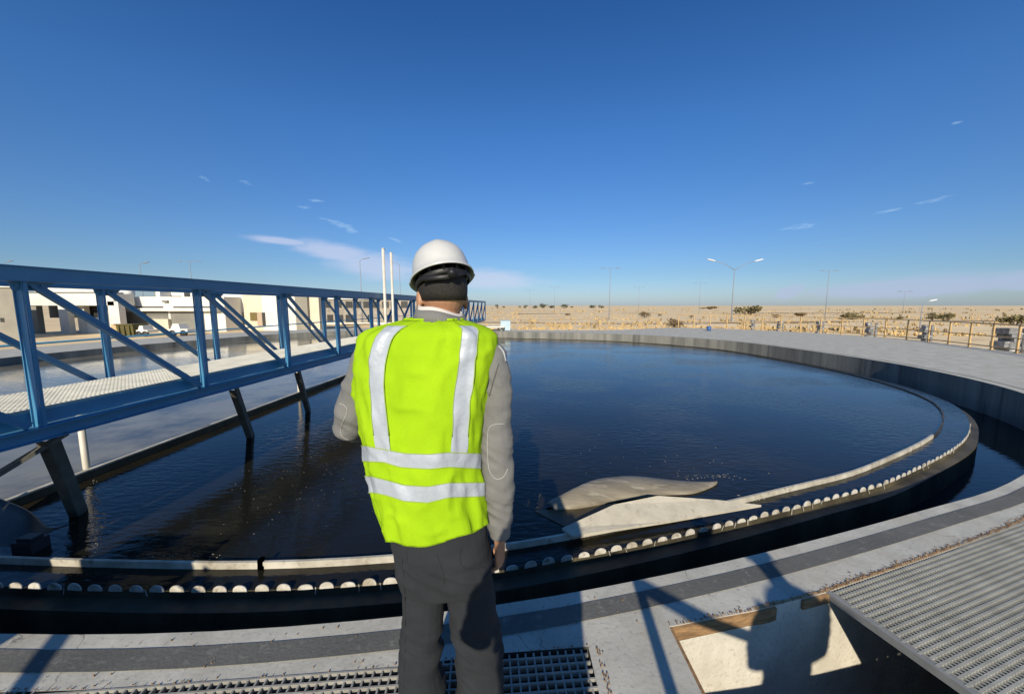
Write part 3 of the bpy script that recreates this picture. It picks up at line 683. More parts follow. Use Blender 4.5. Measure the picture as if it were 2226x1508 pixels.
SH = [(1403, 691, 24, 17, leaf_b, 'dry brown shrub on the sand between the tank and the far masts'), (1434, 688, 9, 9, leaf_b, 'tiny dry shrub just right of a larger brown one'), (1466, 719, 40, 30, leaf_b, 'bushy dry shrub right behind the far tank rim'),
      (1440, 722, 26, 12, leaf_b, 'low dry shrub touching the left side of the bushy one at the far rim'), (1502, 692, 9, 9, leaf_b, 'small dry shrub near the start of the yellow railing'), (1541, 672, 32, 6, leaf_b, 'flat wide shrub patch far off left of the double armed lamp'),
      (1628, 684, 52, 22, leaf_o, 'large brown green shrub right of the double armed lamp'), (1852, 694, 46, 16, leaf_o, 'low dark green shrub behind the railing right of the slim mast'), (1956, 696, 18, 10, leaf_o, 'small green shrub left of the short lamp'),
      (2026, 698, 28, 22, leaf_o, 'leafy shrub right behind the short lamp'), (2060, 700, 38, 22, leaf_o, 'spreading shrub to the right of the short lamp'), (2208, 706, 64, 26, leaf_o, 'large olive shrub cut by the right edge of the photo'),
      (1235, 686, 14, 6, leaf_b, 'dry low shrub on the sand below the distant trees'), (1105, 708, 7, 9, leaf_b, 'tiny dry shrub beside the pale blue box'), (1745, 688, 30, 10, leaf_b, 'dry shrub left of the slim mast, behind the railing'), (1690, 690, 24, 8, leaf_b, 'flat dry shrub between the big shrub and the slim mast')]
for x, yb, a, b, m_, lb in SH: shrub(x, yb, a, b, m_, lb, 'dry shrubs on the plain')
# dry grass tufts (nobody could count them)
mb = MB(); rd = random.Random(11)
for k in range(5200):
    Y = 27 + 110 * rd.random() ** 1.7; X = rd.uniform(-.15, 1.55) * Y
    if noise.noise(V((X * .06, Y * .13, 9))) < -.05: continue
    if inside([tuple(p) for p in outer[::3]], X, Y): continue
    q = V((X, Y, 0)); d = 10
    z = GZ + noise.noise(V((X * .07, Y * .07, 2))) * .22 - .02
    s = rd.uniform(.08, .26)
    for j in range(3):
        a = rd.uniform(0, 6.28); mb.bm.faces.new([mb.bm.verts.new((X + cos(a) * s * .7, Y + sin(a) * s * .7, z)), mb.bm.verts.new((X - cos(a) * s * .7, Y - sin(a) * s * .7, z)), mb.bm.verts.new((X + rd.uniform(-.1, .1), Y, z + s))])
mb2 = MB()
for k in range(900):
    Y = 30 + 200 * rd.random() ** 1.5; X = rd.uniform(-.4, 1.5) * Y
    if noise.noise(V((X * .03, Y * .09, 4))) < .02 or inside([tuple(p) for p in outer[::3]], X, Y) or (X < 0 and Y < 60): continue
    s = rd.uniform(.12, .34) * (1 + Y / 200); z = GZ + noise.noise(V((X * .07, Y * .07, 2))) * .22 + (noise.noise(V((X * .012, Y * .012, 5))) * .8 * min(1, max(0, (Y - 45) / 60)) if Y > 45 else 0)
    for j in range(5):
        a = rd.uniform(0, 6.28); x_ = X + rd.gauss(0, s); y_ = Y + rd.gauss(0, s); mb2.quad([(x_ - cos(a) * s * .5, y_ - sin(a) * s * .5, z), (x_ + cos(a) * s * .5, y_ + sin(a) * s * .5, z), (x_ + cos(a) * s * .35, y_ + sin(a) * s * .3, z + s * rd.uniform(.7, 1.3)), (x_ - cos(a) * s * .3, y_ - sin(a) * s * .35, z + s * rd.uniform(.7, 1.3))])
tag(mb2.build('dry_scrub', mat('dry_scrub', (.50, .37, .19), .9, (.34, .25, .13), .5, spec=.1)), 'low brown scrub spread in patches across the sandy plain', 'scrub', kind='stuff')
tag(mb.build('dry_grass', mat('dry_grass', (.66, .48, .22), .9, (.40, .28, .13), .5, spec=.1)), 'pale dry grass tufts scattered over the sand', 'grass', kind='stuff')

# ------------------------------------------------------------------ buildings behind the bridge
def bld(name, label, Y, spec, cat='building'):
    x_, y_ = spec[0][1], spec[0][4]; b = onY(x_, y_, Y); root = empty(name, (b.x, Y, GZ)); tag(root, label, cat)
    for s in spec:
        nm, x0, x1, y0, y1, dy, dp, m = s[:8]
        a = onY(x0, y1, Y); c = onY(x1, y0, Y); mb = MB(); z0 = a.z if y1 < 722 else GZ - .3
        mb.box(a.x - root.location.x, c.x - root.location.x, dy, dy + dp, z0 - GZ, c.z - GZ); mb.build(nm, m, root)
    return root
bld('flat_roofed_shed', 'grey brown shaded shed wall with a tiny dark window at the left edge', 25, [
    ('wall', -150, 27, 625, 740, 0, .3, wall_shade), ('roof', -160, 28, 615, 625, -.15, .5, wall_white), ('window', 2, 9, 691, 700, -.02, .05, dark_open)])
bld('white_canopy', 'white open canopy with stepped roof edge and two white columns', 29, [
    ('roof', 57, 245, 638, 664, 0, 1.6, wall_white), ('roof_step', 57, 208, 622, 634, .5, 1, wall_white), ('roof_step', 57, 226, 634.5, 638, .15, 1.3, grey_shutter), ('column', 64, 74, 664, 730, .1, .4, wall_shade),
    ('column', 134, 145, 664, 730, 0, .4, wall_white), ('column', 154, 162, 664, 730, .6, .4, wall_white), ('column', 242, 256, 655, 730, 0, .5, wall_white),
    ('back_wall', 60, 150, 664, 692, 1.4, .2, dark_open), ('dark_door', 145, 175, 664, 730, 1.2, .2, dark_open), ('wall', 175, 198, 690, 730, .5, .2, wall_white), ('wall', 198, 242, 664, 730, .8, .2, grey_shutter), ('window', 221, 239, 664, 681, .7, .08, dark_open)])  # hanging dark panel paints the shade under the canopy roof
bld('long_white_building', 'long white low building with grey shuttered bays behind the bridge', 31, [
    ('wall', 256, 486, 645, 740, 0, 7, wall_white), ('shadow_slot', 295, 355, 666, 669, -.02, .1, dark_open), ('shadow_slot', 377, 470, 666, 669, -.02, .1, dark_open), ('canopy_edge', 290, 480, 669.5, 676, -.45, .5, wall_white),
    ('shutter', 264, 365, 678, 730, -.03, .05, grey_shutter), ('shutter_head', 300, 365, 677, 686, -.05, .05, mat('dim_grey', (.16, .155, .13), .7)), ('shutter', 376, 443, 678, 730, -.03, .05, grey_shutter), ('counter', 338, 372, 693, 730, -.3, .25, wall_cream),
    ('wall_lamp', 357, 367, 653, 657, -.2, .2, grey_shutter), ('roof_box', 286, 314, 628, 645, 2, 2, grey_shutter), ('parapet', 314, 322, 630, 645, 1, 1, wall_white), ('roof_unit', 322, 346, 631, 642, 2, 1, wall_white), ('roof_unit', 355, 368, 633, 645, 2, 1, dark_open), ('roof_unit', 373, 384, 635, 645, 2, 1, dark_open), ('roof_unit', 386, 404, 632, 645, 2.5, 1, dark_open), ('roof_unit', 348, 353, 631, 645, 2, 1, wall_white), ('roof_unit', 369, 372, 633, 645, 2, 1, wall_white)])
c = onY(262, 637, 33); mb = MB(); mb.tube([(c.x - 1.1, 33, c.z), (c.x - .9, 33, c.z), (c.x + .9, 33, c.z), (c.x + 1.1, 33, c.z)], [.2, .42, .42, .2], 14); mb.box(c.x - .7, c.x - .5, 32.8, 33.2, c.z - .9, c.z); mb.box(c.x + .5, c.x + .7, 32.8, 33.2, c.z - .9, c.z)
tag(mb.build('roof_tank', wall_white), 'white horizontal water tank on the roof of the long white building', 'water tank')
bld('cream_house', 'cream two tone house block with small windows and a door', 33, [
    ('wall', 486, 536, 636, 740, 0, 1.5, wall_white), ('wall', 536, 577, 636, 740, -.06, 1.5, wall_cream), ('wall', 577, 652, 636, 740, -.1, 1.5, wall_white), ('window', 497, 508, 661, 670, -.04, .06, grey_shutter), ('door', 483, 496, 686, 712, -.04, .06, grey_shutter),
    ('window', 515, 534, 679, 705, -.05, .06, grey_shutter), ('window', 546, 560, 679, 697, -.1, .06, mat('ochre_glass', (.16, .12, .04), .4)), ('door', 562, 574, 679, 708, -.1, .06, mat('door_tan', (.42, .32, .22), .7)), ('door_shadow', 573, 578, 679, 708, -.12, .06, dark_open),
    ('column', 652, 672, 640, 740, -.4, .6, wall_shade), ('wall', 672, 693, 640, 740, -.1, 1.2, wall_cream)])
bld('stone_building', 'stone faced building with dark upper windows beyond the tank', 44, [
    ('wall', 693, 905, 650, 712, 0, 8, wall_stone), ('parapet', 693, 910, 644, 651, -.2, 8.4, wall_white)] + [('window', x, x + 14, 655, 669, -.04, .06, dark_open) for x in (704, 728, 752, 772, 790, 808, 831, 850, 872)] +
    [('door', x, x + w_, 684, 700, -.04, .06, dark_open) for x, w_ in ((712, 12), (738, 8), (752, 22), (800, 10), (840, 16))] + [('base_strip', 693, 905, 701, 705, -.3, .3, wall_white)])
for k, (x0, x1, z0, z1, mm, nm, lb, ct) in enumerate(((269, 303, 704, 729, mat('skip_olive', (.11, .095, .025), .7, (.08, .07, .02), 2), 'waste_skip', 'olive green waste skip in front of the long white building', 'skip'),)):
    a = onY(x0, z1, 27); c = onY(x1, z0, 27); mb = MB(); g = (c.x - a.x) * .06
    mb.hexa([(a.x + g, 26.6, GZ), (c.x - g, 26.6, GZ), (c.x - g, 27.6, GZ), (a.x + g, 27.6, GZ)], [(a.x, 26.5, c.z), (c.x, 26.5, c.z), (c.x, 27.7, c.z), (a.x, 27.7, c.z)])
    for t in (.2, .5, .8): mb.box(a.x + (c.x - a.x) * t - .03, a.x + (c.x - a.x) * t + .03, 26.45, 26.6, GZ + .05, c.z)
    mb.box(a.x - .04, c.x + .04, 26.42, 26.5, c.z - .06, c.z + .02); tag(mb.build(nm, mm), lb, ct)
a = onY(250, 729, 27.5); c = onY(270, 704, 27.5); mb = MB(); mb.box(a.x, c.x, 27.3, 27.9, GZ, c.z); mb.box(a.x + .05, c.x - .05, 27.25, 27.3, GZ + .1, c.z - .1); tag(mb.build('cardboard_crate', mat('crate_orange', (.62, .40, .22), .9)), 'orange brown crate left of the olive skip', 'crate')
a = onY(258, 722, 26.8); mb = MB(); rd = random.Random(5)
for k in range(120):
    p = V((a.x + rd.gauss(0, .12), 26.8 + rd.gauss(0, .1), a.z + .15 + rd.gauss(0, .18))); u = V((rd.gauss(0, 1), rd.gauss(0, 1), rd.gauss(0, 1))).normalized() * .06; v = V((rd.gauss(0, 1), 0, rd.gauss(0, 1))).normalized() * .03
    mb.quad([p - u, p + v, p + u, p - v])
mb.tube([(a.x, 26.8, GZ), (a.x, 26.8, a.z + .2)], .03, 5)
tag(mb.build('green_plant', mat('bright_leaf', (.25, .5, .05), .7)), 'small bright green plant in front of the orange crate', 'plant')
def cart(x0, x1, y0, y1, label, Y=26.5):
    a = onY(x0, y1, Y); c = onY(x1, y0, Y); L_ = c.x - a.x; h = c.z - GZ; root = empty('white_cart', (a.x, Y, GZ)); tag(root, label, 'cart', 'small white carts')
    mb = MB(); mb.box(0, L_, 0, .9, h * .35, h * .6); mb.hexa([(L_ * .1, .05, h * .6), (L_ * .6, .05, h * .6), (L_ * .6, .85, h * .6), (L_ * .1, .85, h * .6)], [(L_ * .2, .1, h), (L_ * .5, .1, h), (L_ * .5, .8, h), (L_ * .2, .8, h)]); mb.build('body', wall_white, root)
    for t in (.22, .78): mb = MB(); mb.tube([(L_ * t, -.04, h * .26), (L_ * t, .1, h * .26)], h * .26, 14); mb.build('wheel', dark_open, root)
cart(297, 319, 708, 730, 'small white wheeled cart right beside the olive skip'); cart(366, 406, 704, 728, 'wider white wheeled cart near the shuttered bay')

# ------------------------------------------------------------------ people
def evaluated(mb, name, m, voxel, smooth, parent, fold=0, fscale=9, fst=(1, 1, 1), crease=None):
    o = mb.build(name, m)
    r = o.modifiers.new('r', 'REMESH'); r.mode = 'VOXEL'; r.voxel_size = voxel
    s = o.modifiers.new('s', 'SMOOTH'); s.iterations = smooth; s.factor = .5
    dg = bpy.context.evaluated_depsgraph_get(); me = bpy.data.meshes.new_from_object(o.evaluated_get(dg)); o.modifiers.clear(); old = o.data; o.data = me; bpy.data.meshes.remove(old)
    if not me.materials: me.materials.append(m)
    if fold:
        nn_ = [v.normal.copy() for v in me.vertices]
        for v, vn in zip(me.vertices, nn_):
            c = v.co; f = noise.noise(V((c.x * fscale * fst[0], c.y * fscale * fst[1], c.z * fscale * fst[2]))) + .5 * noise.noise(V((c.x * fscale * 2.3 + 5, c.y * fscale * 2.3, c.z * fscale * 2.6)))
            if crease:
                for (cz, sz, amp, fr) in crease:
                    g = math.exp(-((c.z - cz) / sz) ** 2)
                    if g > .02: f += amp * g * (1 - abs(noise.noise(V((c.x * 6, c.y * 6, c.z * fr + 1.5 * c.x * 8))) * 2.6) )
            v.co = c + vn * fold * f
    for p in me.polygons: p.use_smooth = True
    me.name = name
    if parent: o.parent = parent; o.location = -parent.location
    return o
skin_m = mat('skin_tan', (.42, .22, .12), .55, (.36, .18, .10), 12, .1, 200)
hair_m = mat('dark_hair', (.022, .017, .012), .75, (.012, .010, .008), 120, .5, 400, stretch=(1, 1, .25))
fab_grey = mat('jacket_grey', (.19, .188, .175), .95, (.16, .158, .148), 6, .35, 260)
fab_trou = mat('trouser_charcoal', (.021, .024, .028), .95, (.016, .018, .021), 8, .35, 240)
fab_dark = mat('dark_cloth', (.05, .05, .06), .95, (.04, .04, .05), 8)
vest_m = mat('vest_fluorescent', (.37, .60, .011), .85, (.32, .535, .009), 5, .45, 500, spec=.12)
stitch_m = mat('tape_stitch', (.30, .40, .08), .9); strip_m = mat('reflective_tape', (.44, .48, .52), .4, (.35, .385, .42), 14, .15, 90)
helm_m = mat('helmet_white', (.55, .55, .52), .4, (.48, .48, .45), 6, .05, 80)
boot_m = mat('boot_black', (.02, .018, .016), .5)

def hand(mb, wr, d, n, side, curl=1.2, sc=1.0):
    """palm, four unequal fingers with three bends each and a thumb from the side of the palm"""
    d = V(d).normalized(); n = V(n); n = (n - d * n.dot(d)).normalized(); s = d.cross(n).normalized() * side
    L0 = .085 * sc
    mb.tube([wr - d * .02, wr + d * .015, wr + d * .045 * sc, wr + d * L0], [(.024 * sc, .019 * sc), (.032 * sc, .017 * sc), (.040 * sc, .016 * sc), (.036 * sc, .013 * sc)], 10, s)
    lens = [.040, .045, .042, .033]
    for k in range(4):
        base = wr + d * (L0 - .006) + s * (.028 - .0185 * k) * sc; ang = 0; p = base; pts = [base - d * .02, base]; rad = [.009 * sc, .0095 * sc]
        for j in range(3):
            ang += curl * (.8 + .08 * k) * (.75 if j == 0 else .85); q = d * cos(ang) + n * sin(ang); p = p + q * lens[k] * (1, .68, .52)[j] * sc; pts.append(p); rad.append((.0088, .0082, .0066)[j] * sc)
        mb.tube(pts, rad, 8)
    b = wr + d * .022 + s * .028 * sc; pts = [b - s * .012, b + s * .008 + n * .01, b + d * .030 + s * .012 + n * .022, b + d * .052 + n * .034 - s * .004]
    mb.tube(pts, [.012 * sc, .012 * sc, .010 * sc, .0075 * sc], 8)

def ringpts(c, a, b, n=28, e=2.4):
    out = []
    for k in range(n):
        t = 2 * pi * k / n; ct, st = cos(t), sin(t)
        out.append(V((c.x + a * math.copysign(abs(ct) ** (2 / e), ct), c.y + b * math.copysign(abs(st) ** (2 / e), st), c.z)))
    return out
def loft(mb, rings): mb.skin([[mb.bm.verts.new(p) for p in r] for r in rings])

def person(label, base, torso, neck, head, arms, legs, hands, jac, trou, hipz, yaw=0, vest=None, helmet=None, shoe_f=(0, 1), extra=None, group=None):
    root = empty('person', base); tag(root, label, 'person', group)
    Rz = Matrix.Rotation(yaw, 3, 'Z')
    # continuous body under the clothes
    mb = MB()
    loft(mb, [ringpts(V(c), a * .86, b * .86) for c, a, b in torso])
    mb.tube(neck, [.062, .056, .054, .058], 14)
    hc = V(head)
    mb.ball(hc + V((0, 0, .02)), (.078, .096, .108), 20, 14, Rz); mb.ball(hc + Rz @ V((0, .035, -.055)), (.056, .058, .062), 16, 10, Rz)
    mb.ball(hc + Rz @ V((0, .105, -.025)), (.013, .02, .024), 8, 6, Rz); mb.ball(hc + Rz @ V((0, .088, -.065)), (.022, .012, .010), 8, 6, Rz)
    for s in (-1, 1):
        e_ = hc + Rz @ V((s * .079, -.002, -.02)); mb.ball(e_, (.009, .019, .033), 10, 8, Rz @ Matrix.Rotation(-.2, 3, 'X')); mb.ball(hc + Rz @ V((s * .03, .094, .008)), (.018, .01, .008), 8, 6, Rz)
    for path, rad in arms: mb.tube(path, [r * .72 for r in rad], 12)
    for path, rad in legs: mb.tube(path, [r * .78 for r in rad], 12)
    for h_ in hands: hand(mb, *h_)
    evaluated(mb, 'body', skin_m, .0042, 2, root)
    for s in (-1, 1):
        mb = MB(); mb.ball(hc + Rz @ V((s * .031, .098, .002)), .0105, 8, 6); o = mb.build('eye', mat('eye_white', (.7, .7, .68), .2)); o.parent = root; o.location = -root.location
    # hair cap
    mb = MB(); rings = []
    for i in range(1, 10):
        ph = pi / 2 - i * .215; row = []
        for k in range(24):
            t = 2 * pi * k / 24; back = -sin(t); p = ph if back > -.2 else max(ph, .15 + .2 * (-back))
            drop = 1 if back > .1 else .8
            q = V((.0825 * cos(p) * cos(t), .101 * cos(p) * sin(t), .02 + .113 * sin(p * drop if p < 0 else p))); row.append(mb.bm.verts.new(hc + Rz @ q))
        rings.append(row)
    mb.skin(rings, cap=False); mb.bm.faces.new(rings[0])
    o = mb.build('hair', hair_m); o.parent = root; o.location = -root.location
    so = o.modifiers.new('t', 'SOLIDIFY'); so.thickness = .006
    # jacket
    mb = MB(); loft(mb, [ringpts(V(c), a, b) for c, a, b in torso[:-2]])
    for path, rad in arms: mb.tube(path[:-1], rad[:-1], 16)
    jk = evaluated(mb, 'jacket', jac, .006, 4, root, .0055, 13, (1, 1, 1.5), crease=[(1.17, .07, 1.1, 22), (.95, .08, .9, 26), (1.38, .05, .9, 18)])
    # trousers
    mb = MB(); t0 = torso[-3:]
    loft(mb, [ringpts(V(c), a * 1.03, b * 1.03) for c, a, b in t0] + [ringpts(V(c), a, b) for c, a, b in hipz])
    for path, rad in legs: mb.tube(path, rad, 18)
    tr = evaluated(mb, 'trousers', trou, .006, 3, root, .0065, 8, (1, 1, 2.2), crease=[(.42, .10, 1.8, 22), (.74, .06, 1.4, 20), (.2, .12, 1.6, 24)])
    for path, rad in legs:
        f = path[-1]; mb = MB(); d = V((shoe_f[0], shoe_f[1], 0)); mb.tube([V((f.x, f.y, .11)) - d * .03, V((f.x, f.y, .055)) - d * .02, V((f.x, f.y, .05)) + d * .06, V((f.x, f.y, .04)) + d * .17], [.05, .056, .048, .036], 12)
        o = mb.build('boot', boot_m); o.parent = root; o.location = -root.location
    return root, jk, tr

YC = 1.20
def pc(x, y, Y=YC): return onY(x, y, Y)
def ring_px(y, xl, xr, b, Y=YC):
    a = pc(xl, y, Y); c = pc(xr, y, Y); return ((a + c) / 2, (c.x - a.x) / 2, b)
TOR = [ring_px(702, 872, 1015, .055), ring_px(714, 832, 1050, .085), ring_px(730, 800, 1074, .105), ring_px(760, 790, 1074, .118), ring_px(820, 788, 1066, .128), ring_px(900, 800, 1052, .125), ring_px(1000, 814, 1034, .118), ring_px(1080, 828, 1042, .120), ring_px(1140, 852, 1054, .122), ring_px(1185, 866, 1060, .120)]
HIP = [ring_px(1225, 866, 1066, .118), ring_px(1262, 872, 1068, .10)]
HY = 1.25
hc = pc(962, 640, HY)
armL = ([pc(835, 752), pc(812, 775), pc(790, 835, 1.21), pc(768, 890, 1.22), pc(760, 925, 1.25), pc(790, 930, 1.34), pc(850, 905, 1.46), pc(885, 890, 1.50)], [.060, .064, .062, .058, .056, .052, .042, .030])
armR = ([pc(1040, 752), pc(1066, 778), pc(1080, 850, 1.2), pc(1077, 930, 1.2), pc(1080, 1000, 1.2), pc(1084, 1080, 1.21), pc(1086, 1140, 1.22), pc(1086, 1166, 1.22), pc(1087, 1182, 1.22)], [.055, .058, .050, .052, .056, .052, .043, .036, .024])
def leg(pts, Y=YC):
    path = []; rad = []
    for y, xl, xr in pts: a = pc(xl, y, Y); c = pc(xr, y, Y); path.append((a + c) / 2); rad.append((c.x - a.x) / 2)
    l = path[-1]; path += [V((l.x - .005, l.y, .12)), V((l.x - .005, l.y, .04))]; rad += [rad[-1] * .98, rad[-1] * .95]
    return path, rad
legL = leg([(1200, 880, 966), (1265, 876, 970), (1300, 875, 966), (1360, 877, 959), (1430, 871, 958), (1508, 873, 966)])
legR = leg([(1200, 975, 1060), (1265, 968, 1072), (1300, 973, 1076), (1360, 984, 1084), (1430, 996, 1090), (1508, 994, 1093)])
neckp = [V((hc.x - .0, 1.20, 1.44)), V((hc.x, 1.205, 1.53)), V((hc.x, 1.23, 1.60)), V((hc.x, 1.245, 1.64))]
wr = pc(1086, 1176, 1.22)
root, jk, tr = person('person seen from behind in a fluorescent yellow green vest and white hard hat', (pc(960, 1500).x, 1.2, 0), TOR, neckp, hc, [armL, armR], [legL, legR],
    [(wr, (0.02, .05, -1), (-.95, .25, 0), 1, 1.25, 1.0), (pc(885, 890, 1.50), (.9, .4, .1), (0, -.3, 1), -1, .6, .9)], fab_grey, fab_trou, HIP, yaw=R(26))
RL_ = root.location
def psub(mb, name, m, par=None, smooth=True, **k):
    o = mb.build(name, m, smooth=smooth, **k); o.parent = par or root; o.location = -RL_ if par is None else (0, 0, 0); return o
# ---- vest : surface S(theta, z)
VR = [(693, 890, 1003, .062), (699, 868, 1018, .085), (707, 835, 1046, .108), (716, 808, 1068, .122), (728, 793, 1079, .130), (760, 785, 1078, .139), (850, 779, 1066, .147), (940, 792, 1050, .143), (1000, 803, 1042, .138), (1060, 817, 1047, .138), (1120, 834, 1058, .142), (1165, 852, 1063, .144), (1192, 866, 1068, .144)]
VV = [(pc(xl, y), pc(xr, y), b) for y, xl, xr, b in VR]; VZ = [a.z for a, c, b in VV]
def vring(z):
    if z >= VZ[0]: i, t = 0, 0
    elif z <= VZ[-1]: i, t = len(VZ) - 2, 1
    else:
        i = max(k for k in range(len(VZ) - 1) if VZ[k] >= z); t = (VZ[i] - z) / (VZ[i] - VZ[i + 1])
    t2 = t; f = lambda p, q: p + (q - p) * t2
    xl = f(VV[i][0].x, VV[i + 1][0].x); xr = f(VV[i][1].x, VV[i + 1][1].x); return (xl + xr) / 2, (xr - xl) / 2, f(VV[i][2], VV[i + 1][2])
EX = 2.35
def S(th, z, o=0):
    c, a, b = vring(z); ct, st = cos(th), sin(th)
    wr_ = .010 * noise.noise(V((c * 3 + ct * 3.0, st * 3 + 4, z * 5))) + .006 * noise.noise(V((ct * 7 + 2 * z, st * 5, z * 11 + 3)))
    low = max(0, min(1, (1.15 - z) / .3)); wr_ += low * .008 * sin(th * 9 + 4 * z + 2 * noise.noise(V((ct * 2, st, z * 4))))
    rg = 1 - abs(noise.noise(V((ct * 2.2 + z * 3.2, st * 2 + 9, z * 2.4 - ct * 2.5)))) * 4; wr_ += .0075 * max(0, rg)
    rg = 1 - abs(noise.noise(V((ct * 3 - z * 5, st * 2 + 3, z * 7 + ct * 2)))) * 4.5; wr_ += .005 * max(0, rg)
    a += o + wr_; b += o + wr_
    # spine hollow
    h = .010 * math.exp(-((ct) / .25) ** 2) * (1 if st < 0 else 0) * max(0, min(1, (z - .95) / .3))
    return V((c + a * math.copysign(abs(ct) ** (2 / EX), ct), YC + (b - h) * math.copysign(abs(st) ** (2 / EX), st), z))
def px_of(p):
    d = p - V((0, 0, H)); return 1113 + F * d.x / (d.y * cos(PITCH) - d.z * sin(PITCH))
def tab(Q, x):
    if x <= Q[0][0]: return Q[0][1]
    for (xa, ya_), (xb, yb_) in zip(Q, Q[1:]):
        if x <= xb: return ya_ + (yb_ - ya_) * (x - xa) / (xb - xa)
    return Q[-1][1]
def zrow(Q, th, z):
    """height at which the surface at angle th meets the photo's line Q (x, y pixels); the front mirrors the back"""
    tb = th if sin(th) <= 0 else -th
    for _ in range(4):
        p = S(tb, z); z = onY(0, tab(Q, px_of(p)), p.y).z
    return z
HEM = [(858, 1178), (880, 1187), (920, 1190), (955, 1182), (985, 1170), (1030, 1158), (1066, 1136)]
mb = MB(); NT = 96; NZ = 90; rings = []
hems = [zrow(HEM, 2 * pi * k / NT, .85) for k in range(NT)]
for j in range(NZ + 1):
    rings.append([mb.bm.verts.new(S(2 * pi * k / NT, VZ[0] + (hems[k] - VZ[0]) * j / NZ)) for k in range(NT)])
mb.skin(rings, cap=False)
vest = psub(mb, 'vest', vest_m); sm = vest.modifiers.new('t', 'SOLIDIFY'); sm.thickness = .003; sm.offset = -1
YB = YC - .125
def band(pts_t, pts_b, name):
    # horizontal tape all the way round
    mb = MB(); zt = [zrow(pts_t, 2 * pi * k / NT, 1.05) for k in range(NT)]; zb = [zrow(pts_b, 2 * pi * k / NT, 1.0) for k in range(NT)]
    mb.skin([[mb.bm.verts.new(S(2 * pi * k / NT, zt[k] + (zb[k] - zt[k]) * j / 5, .0028)) for k in range(NT)] for j in range(6)], cap=False); so_ = psub(mb, name, strip_m)
    for zz_ in (zt, zb): mb = MB(); mb.tube([S(2 * pi * k / NT, zz_[k % NT], .0034) for k in [q % NT for q in range(NT + 1)]], .0015, 5); o = mb.build('tape_stitching', stitch_m); o.parent = so_
band([(795, 968), (835, 975), (880, 984), (930, 986), (975, 982), (1045, 985)], [(800, 1002), (835, 1003), (870, 1014), (930, 1018), (975, 1014), (1045, 1018)], 'reflective_strip')
band([(808, 1034), (845, 1043), (880, 1053), (930, 1056), (975, 1048), (1045, 1048)], [(818, 1070), (845, 1076), (880, 1088), (930, 1091), (975, 1080), (1050, 1078)], 'reflective_strip')
def vstrip(cl, wpx, name='reflective_strip'):
    for front in (0, 1):
        mb = MB(); rows = []
        for y, xc, w_ in cl:
            z = onY(0, y, YB).z; row = []
            for k in range(7):
                px_ = xc + (k / 6 - .5) * w_; Yg = YB
                for _ in range(8):
                    q = onY(px_, y, Yg); z = min(q.z, VZ[0] - .001); c, a, b = vring(z); u = max(-.985, min(.985, (q.x - c) / a))
                    th = -math.acos(math.copysign(abs(u) ** (EX / 2), u)); p = S(th, z); Yg = Yg * .4 + p.y * .6
                row.append(mb.bm.verts.new(S(-th if front else th, z, .0032)))
            rows.append(row)
        mb.skin(rows, cap=False, closed=False); ed = [[r_[k].co.copy() for r_ in rows] for k in (0, 6)]; so_ = psub(mb, name, strip_m)
        for e_ in ed: mb = MB(); mb.tube([q + V((0, -.0006 if not front else .0006, 0)) for q in e_[:-4]], .0016, 5); o = mb.build('tape_stitching', stitch_m); o.parent = so_
def dens(c, n=6):
    return catmull(c, n, False)
vstrip(dens([(708, 868, 40), (718, 852, 38), (740, 836, 36), (790, 824, 32), (850, 823, 30), (920, 829, 30), (988, 836, 32)]), 34)
vstrip(dens([(708, 1008, 34), (718, 1020, 38), (745, 1019, 34), (800, 1011, 33), (850, 1004, 33), (920, 998, 34), (998, 994, 36)]), 38)
# pale edge binding at the neck and hem
mb = MB(); q = [S(2 * pi * k / NT, VZ[0], .001) for k in range(NT + 1)]; mb.tube(q, .004, 6); psub(mb, 'neck_binding', vest_m)
# ---- collar
cc = V((hc.x, 1.21, 0))
def collar(z0, z1, a0, a1, name, m, t=.008, tilt=.02):
    mb = MB(); o1 = []; 
    rings = []
    for (z, a, b) in ((z0, a0, a0 * .95), (z1, a1, a1 * .95), (z1, a1 - t, a1 * .95 - t), (z0, a0 - t, a0 * .95 - t)):
        rings.append([mb.bm.verts.new((cc.x + a * cos(2 * pi * k / 40), cc.y + b * sin(2 * pi * k / 40), z - tilt * (cos(2 * pi * k / 40)) + .004 * sin(6 * pi * k / 40))) for k in range(40)])
    mb.skin(rings, cap=False)
    n = 40
    for k in range(n): mb.bm.faces.new((rings[0][k], rings[3][k], rings[3][(k + 1) % n], rings[0][(k + 1) % n]))
    return psub(mb, name, m)
collar(1.560, 1.600, .092, .078, 'jacket_collar', fab_grey, .010, .012)
collar(1.575, 1.610, .078, .070, 'shirt_collar', mat('shirt_white', (.6, .56, .5), .9), .006, .014)
# ---- stitched elbow patches, seams : traced on the sleeve surface
from mathutils.bvhtree import BVHTree
bv = BVHTree.FromPolygons([v.co.copy() for v in jk.data.vertices], [tuple(p.vertices) for p in jk.data.polygons])
bt = BVHTree.FromPolygons([v.co.copy() for v in tr.data.vertices], [tuple(p.vertices) for p in tr.data.polygons])
def stitch(px, name, m, r=.0016, tree=bv, par=None):
    pts = []
    for x, y, in [(p[0], p[1]) for p in catmull([(a, b) for a, b in px], 6, False)]:
        h = tree.ray_cast(V((0, 0, H)), ray(x, y).normalized())
        if h[0]: pts.append(h[0] + h[1] * .0008)
    if len(pts) > 2:
        mb = MB(); mb.tube(pts, r, 6); o = mb.build(name, m); o.parent = par; o.location = (0, 0, 0)
seam_m = mat('seam_thread', (.34, .335, .31), .9); seam_d = mat('seam_dark', (.09, .085, .08), .9)
stitch([(1098, 921), (1072, 923), (1061, 938), (1060, 985), (1064, 1022), (1078, 1040), (1094, 1036), (1104, 1018)], 'elbow_patch_seam', seam_m, par=jk)
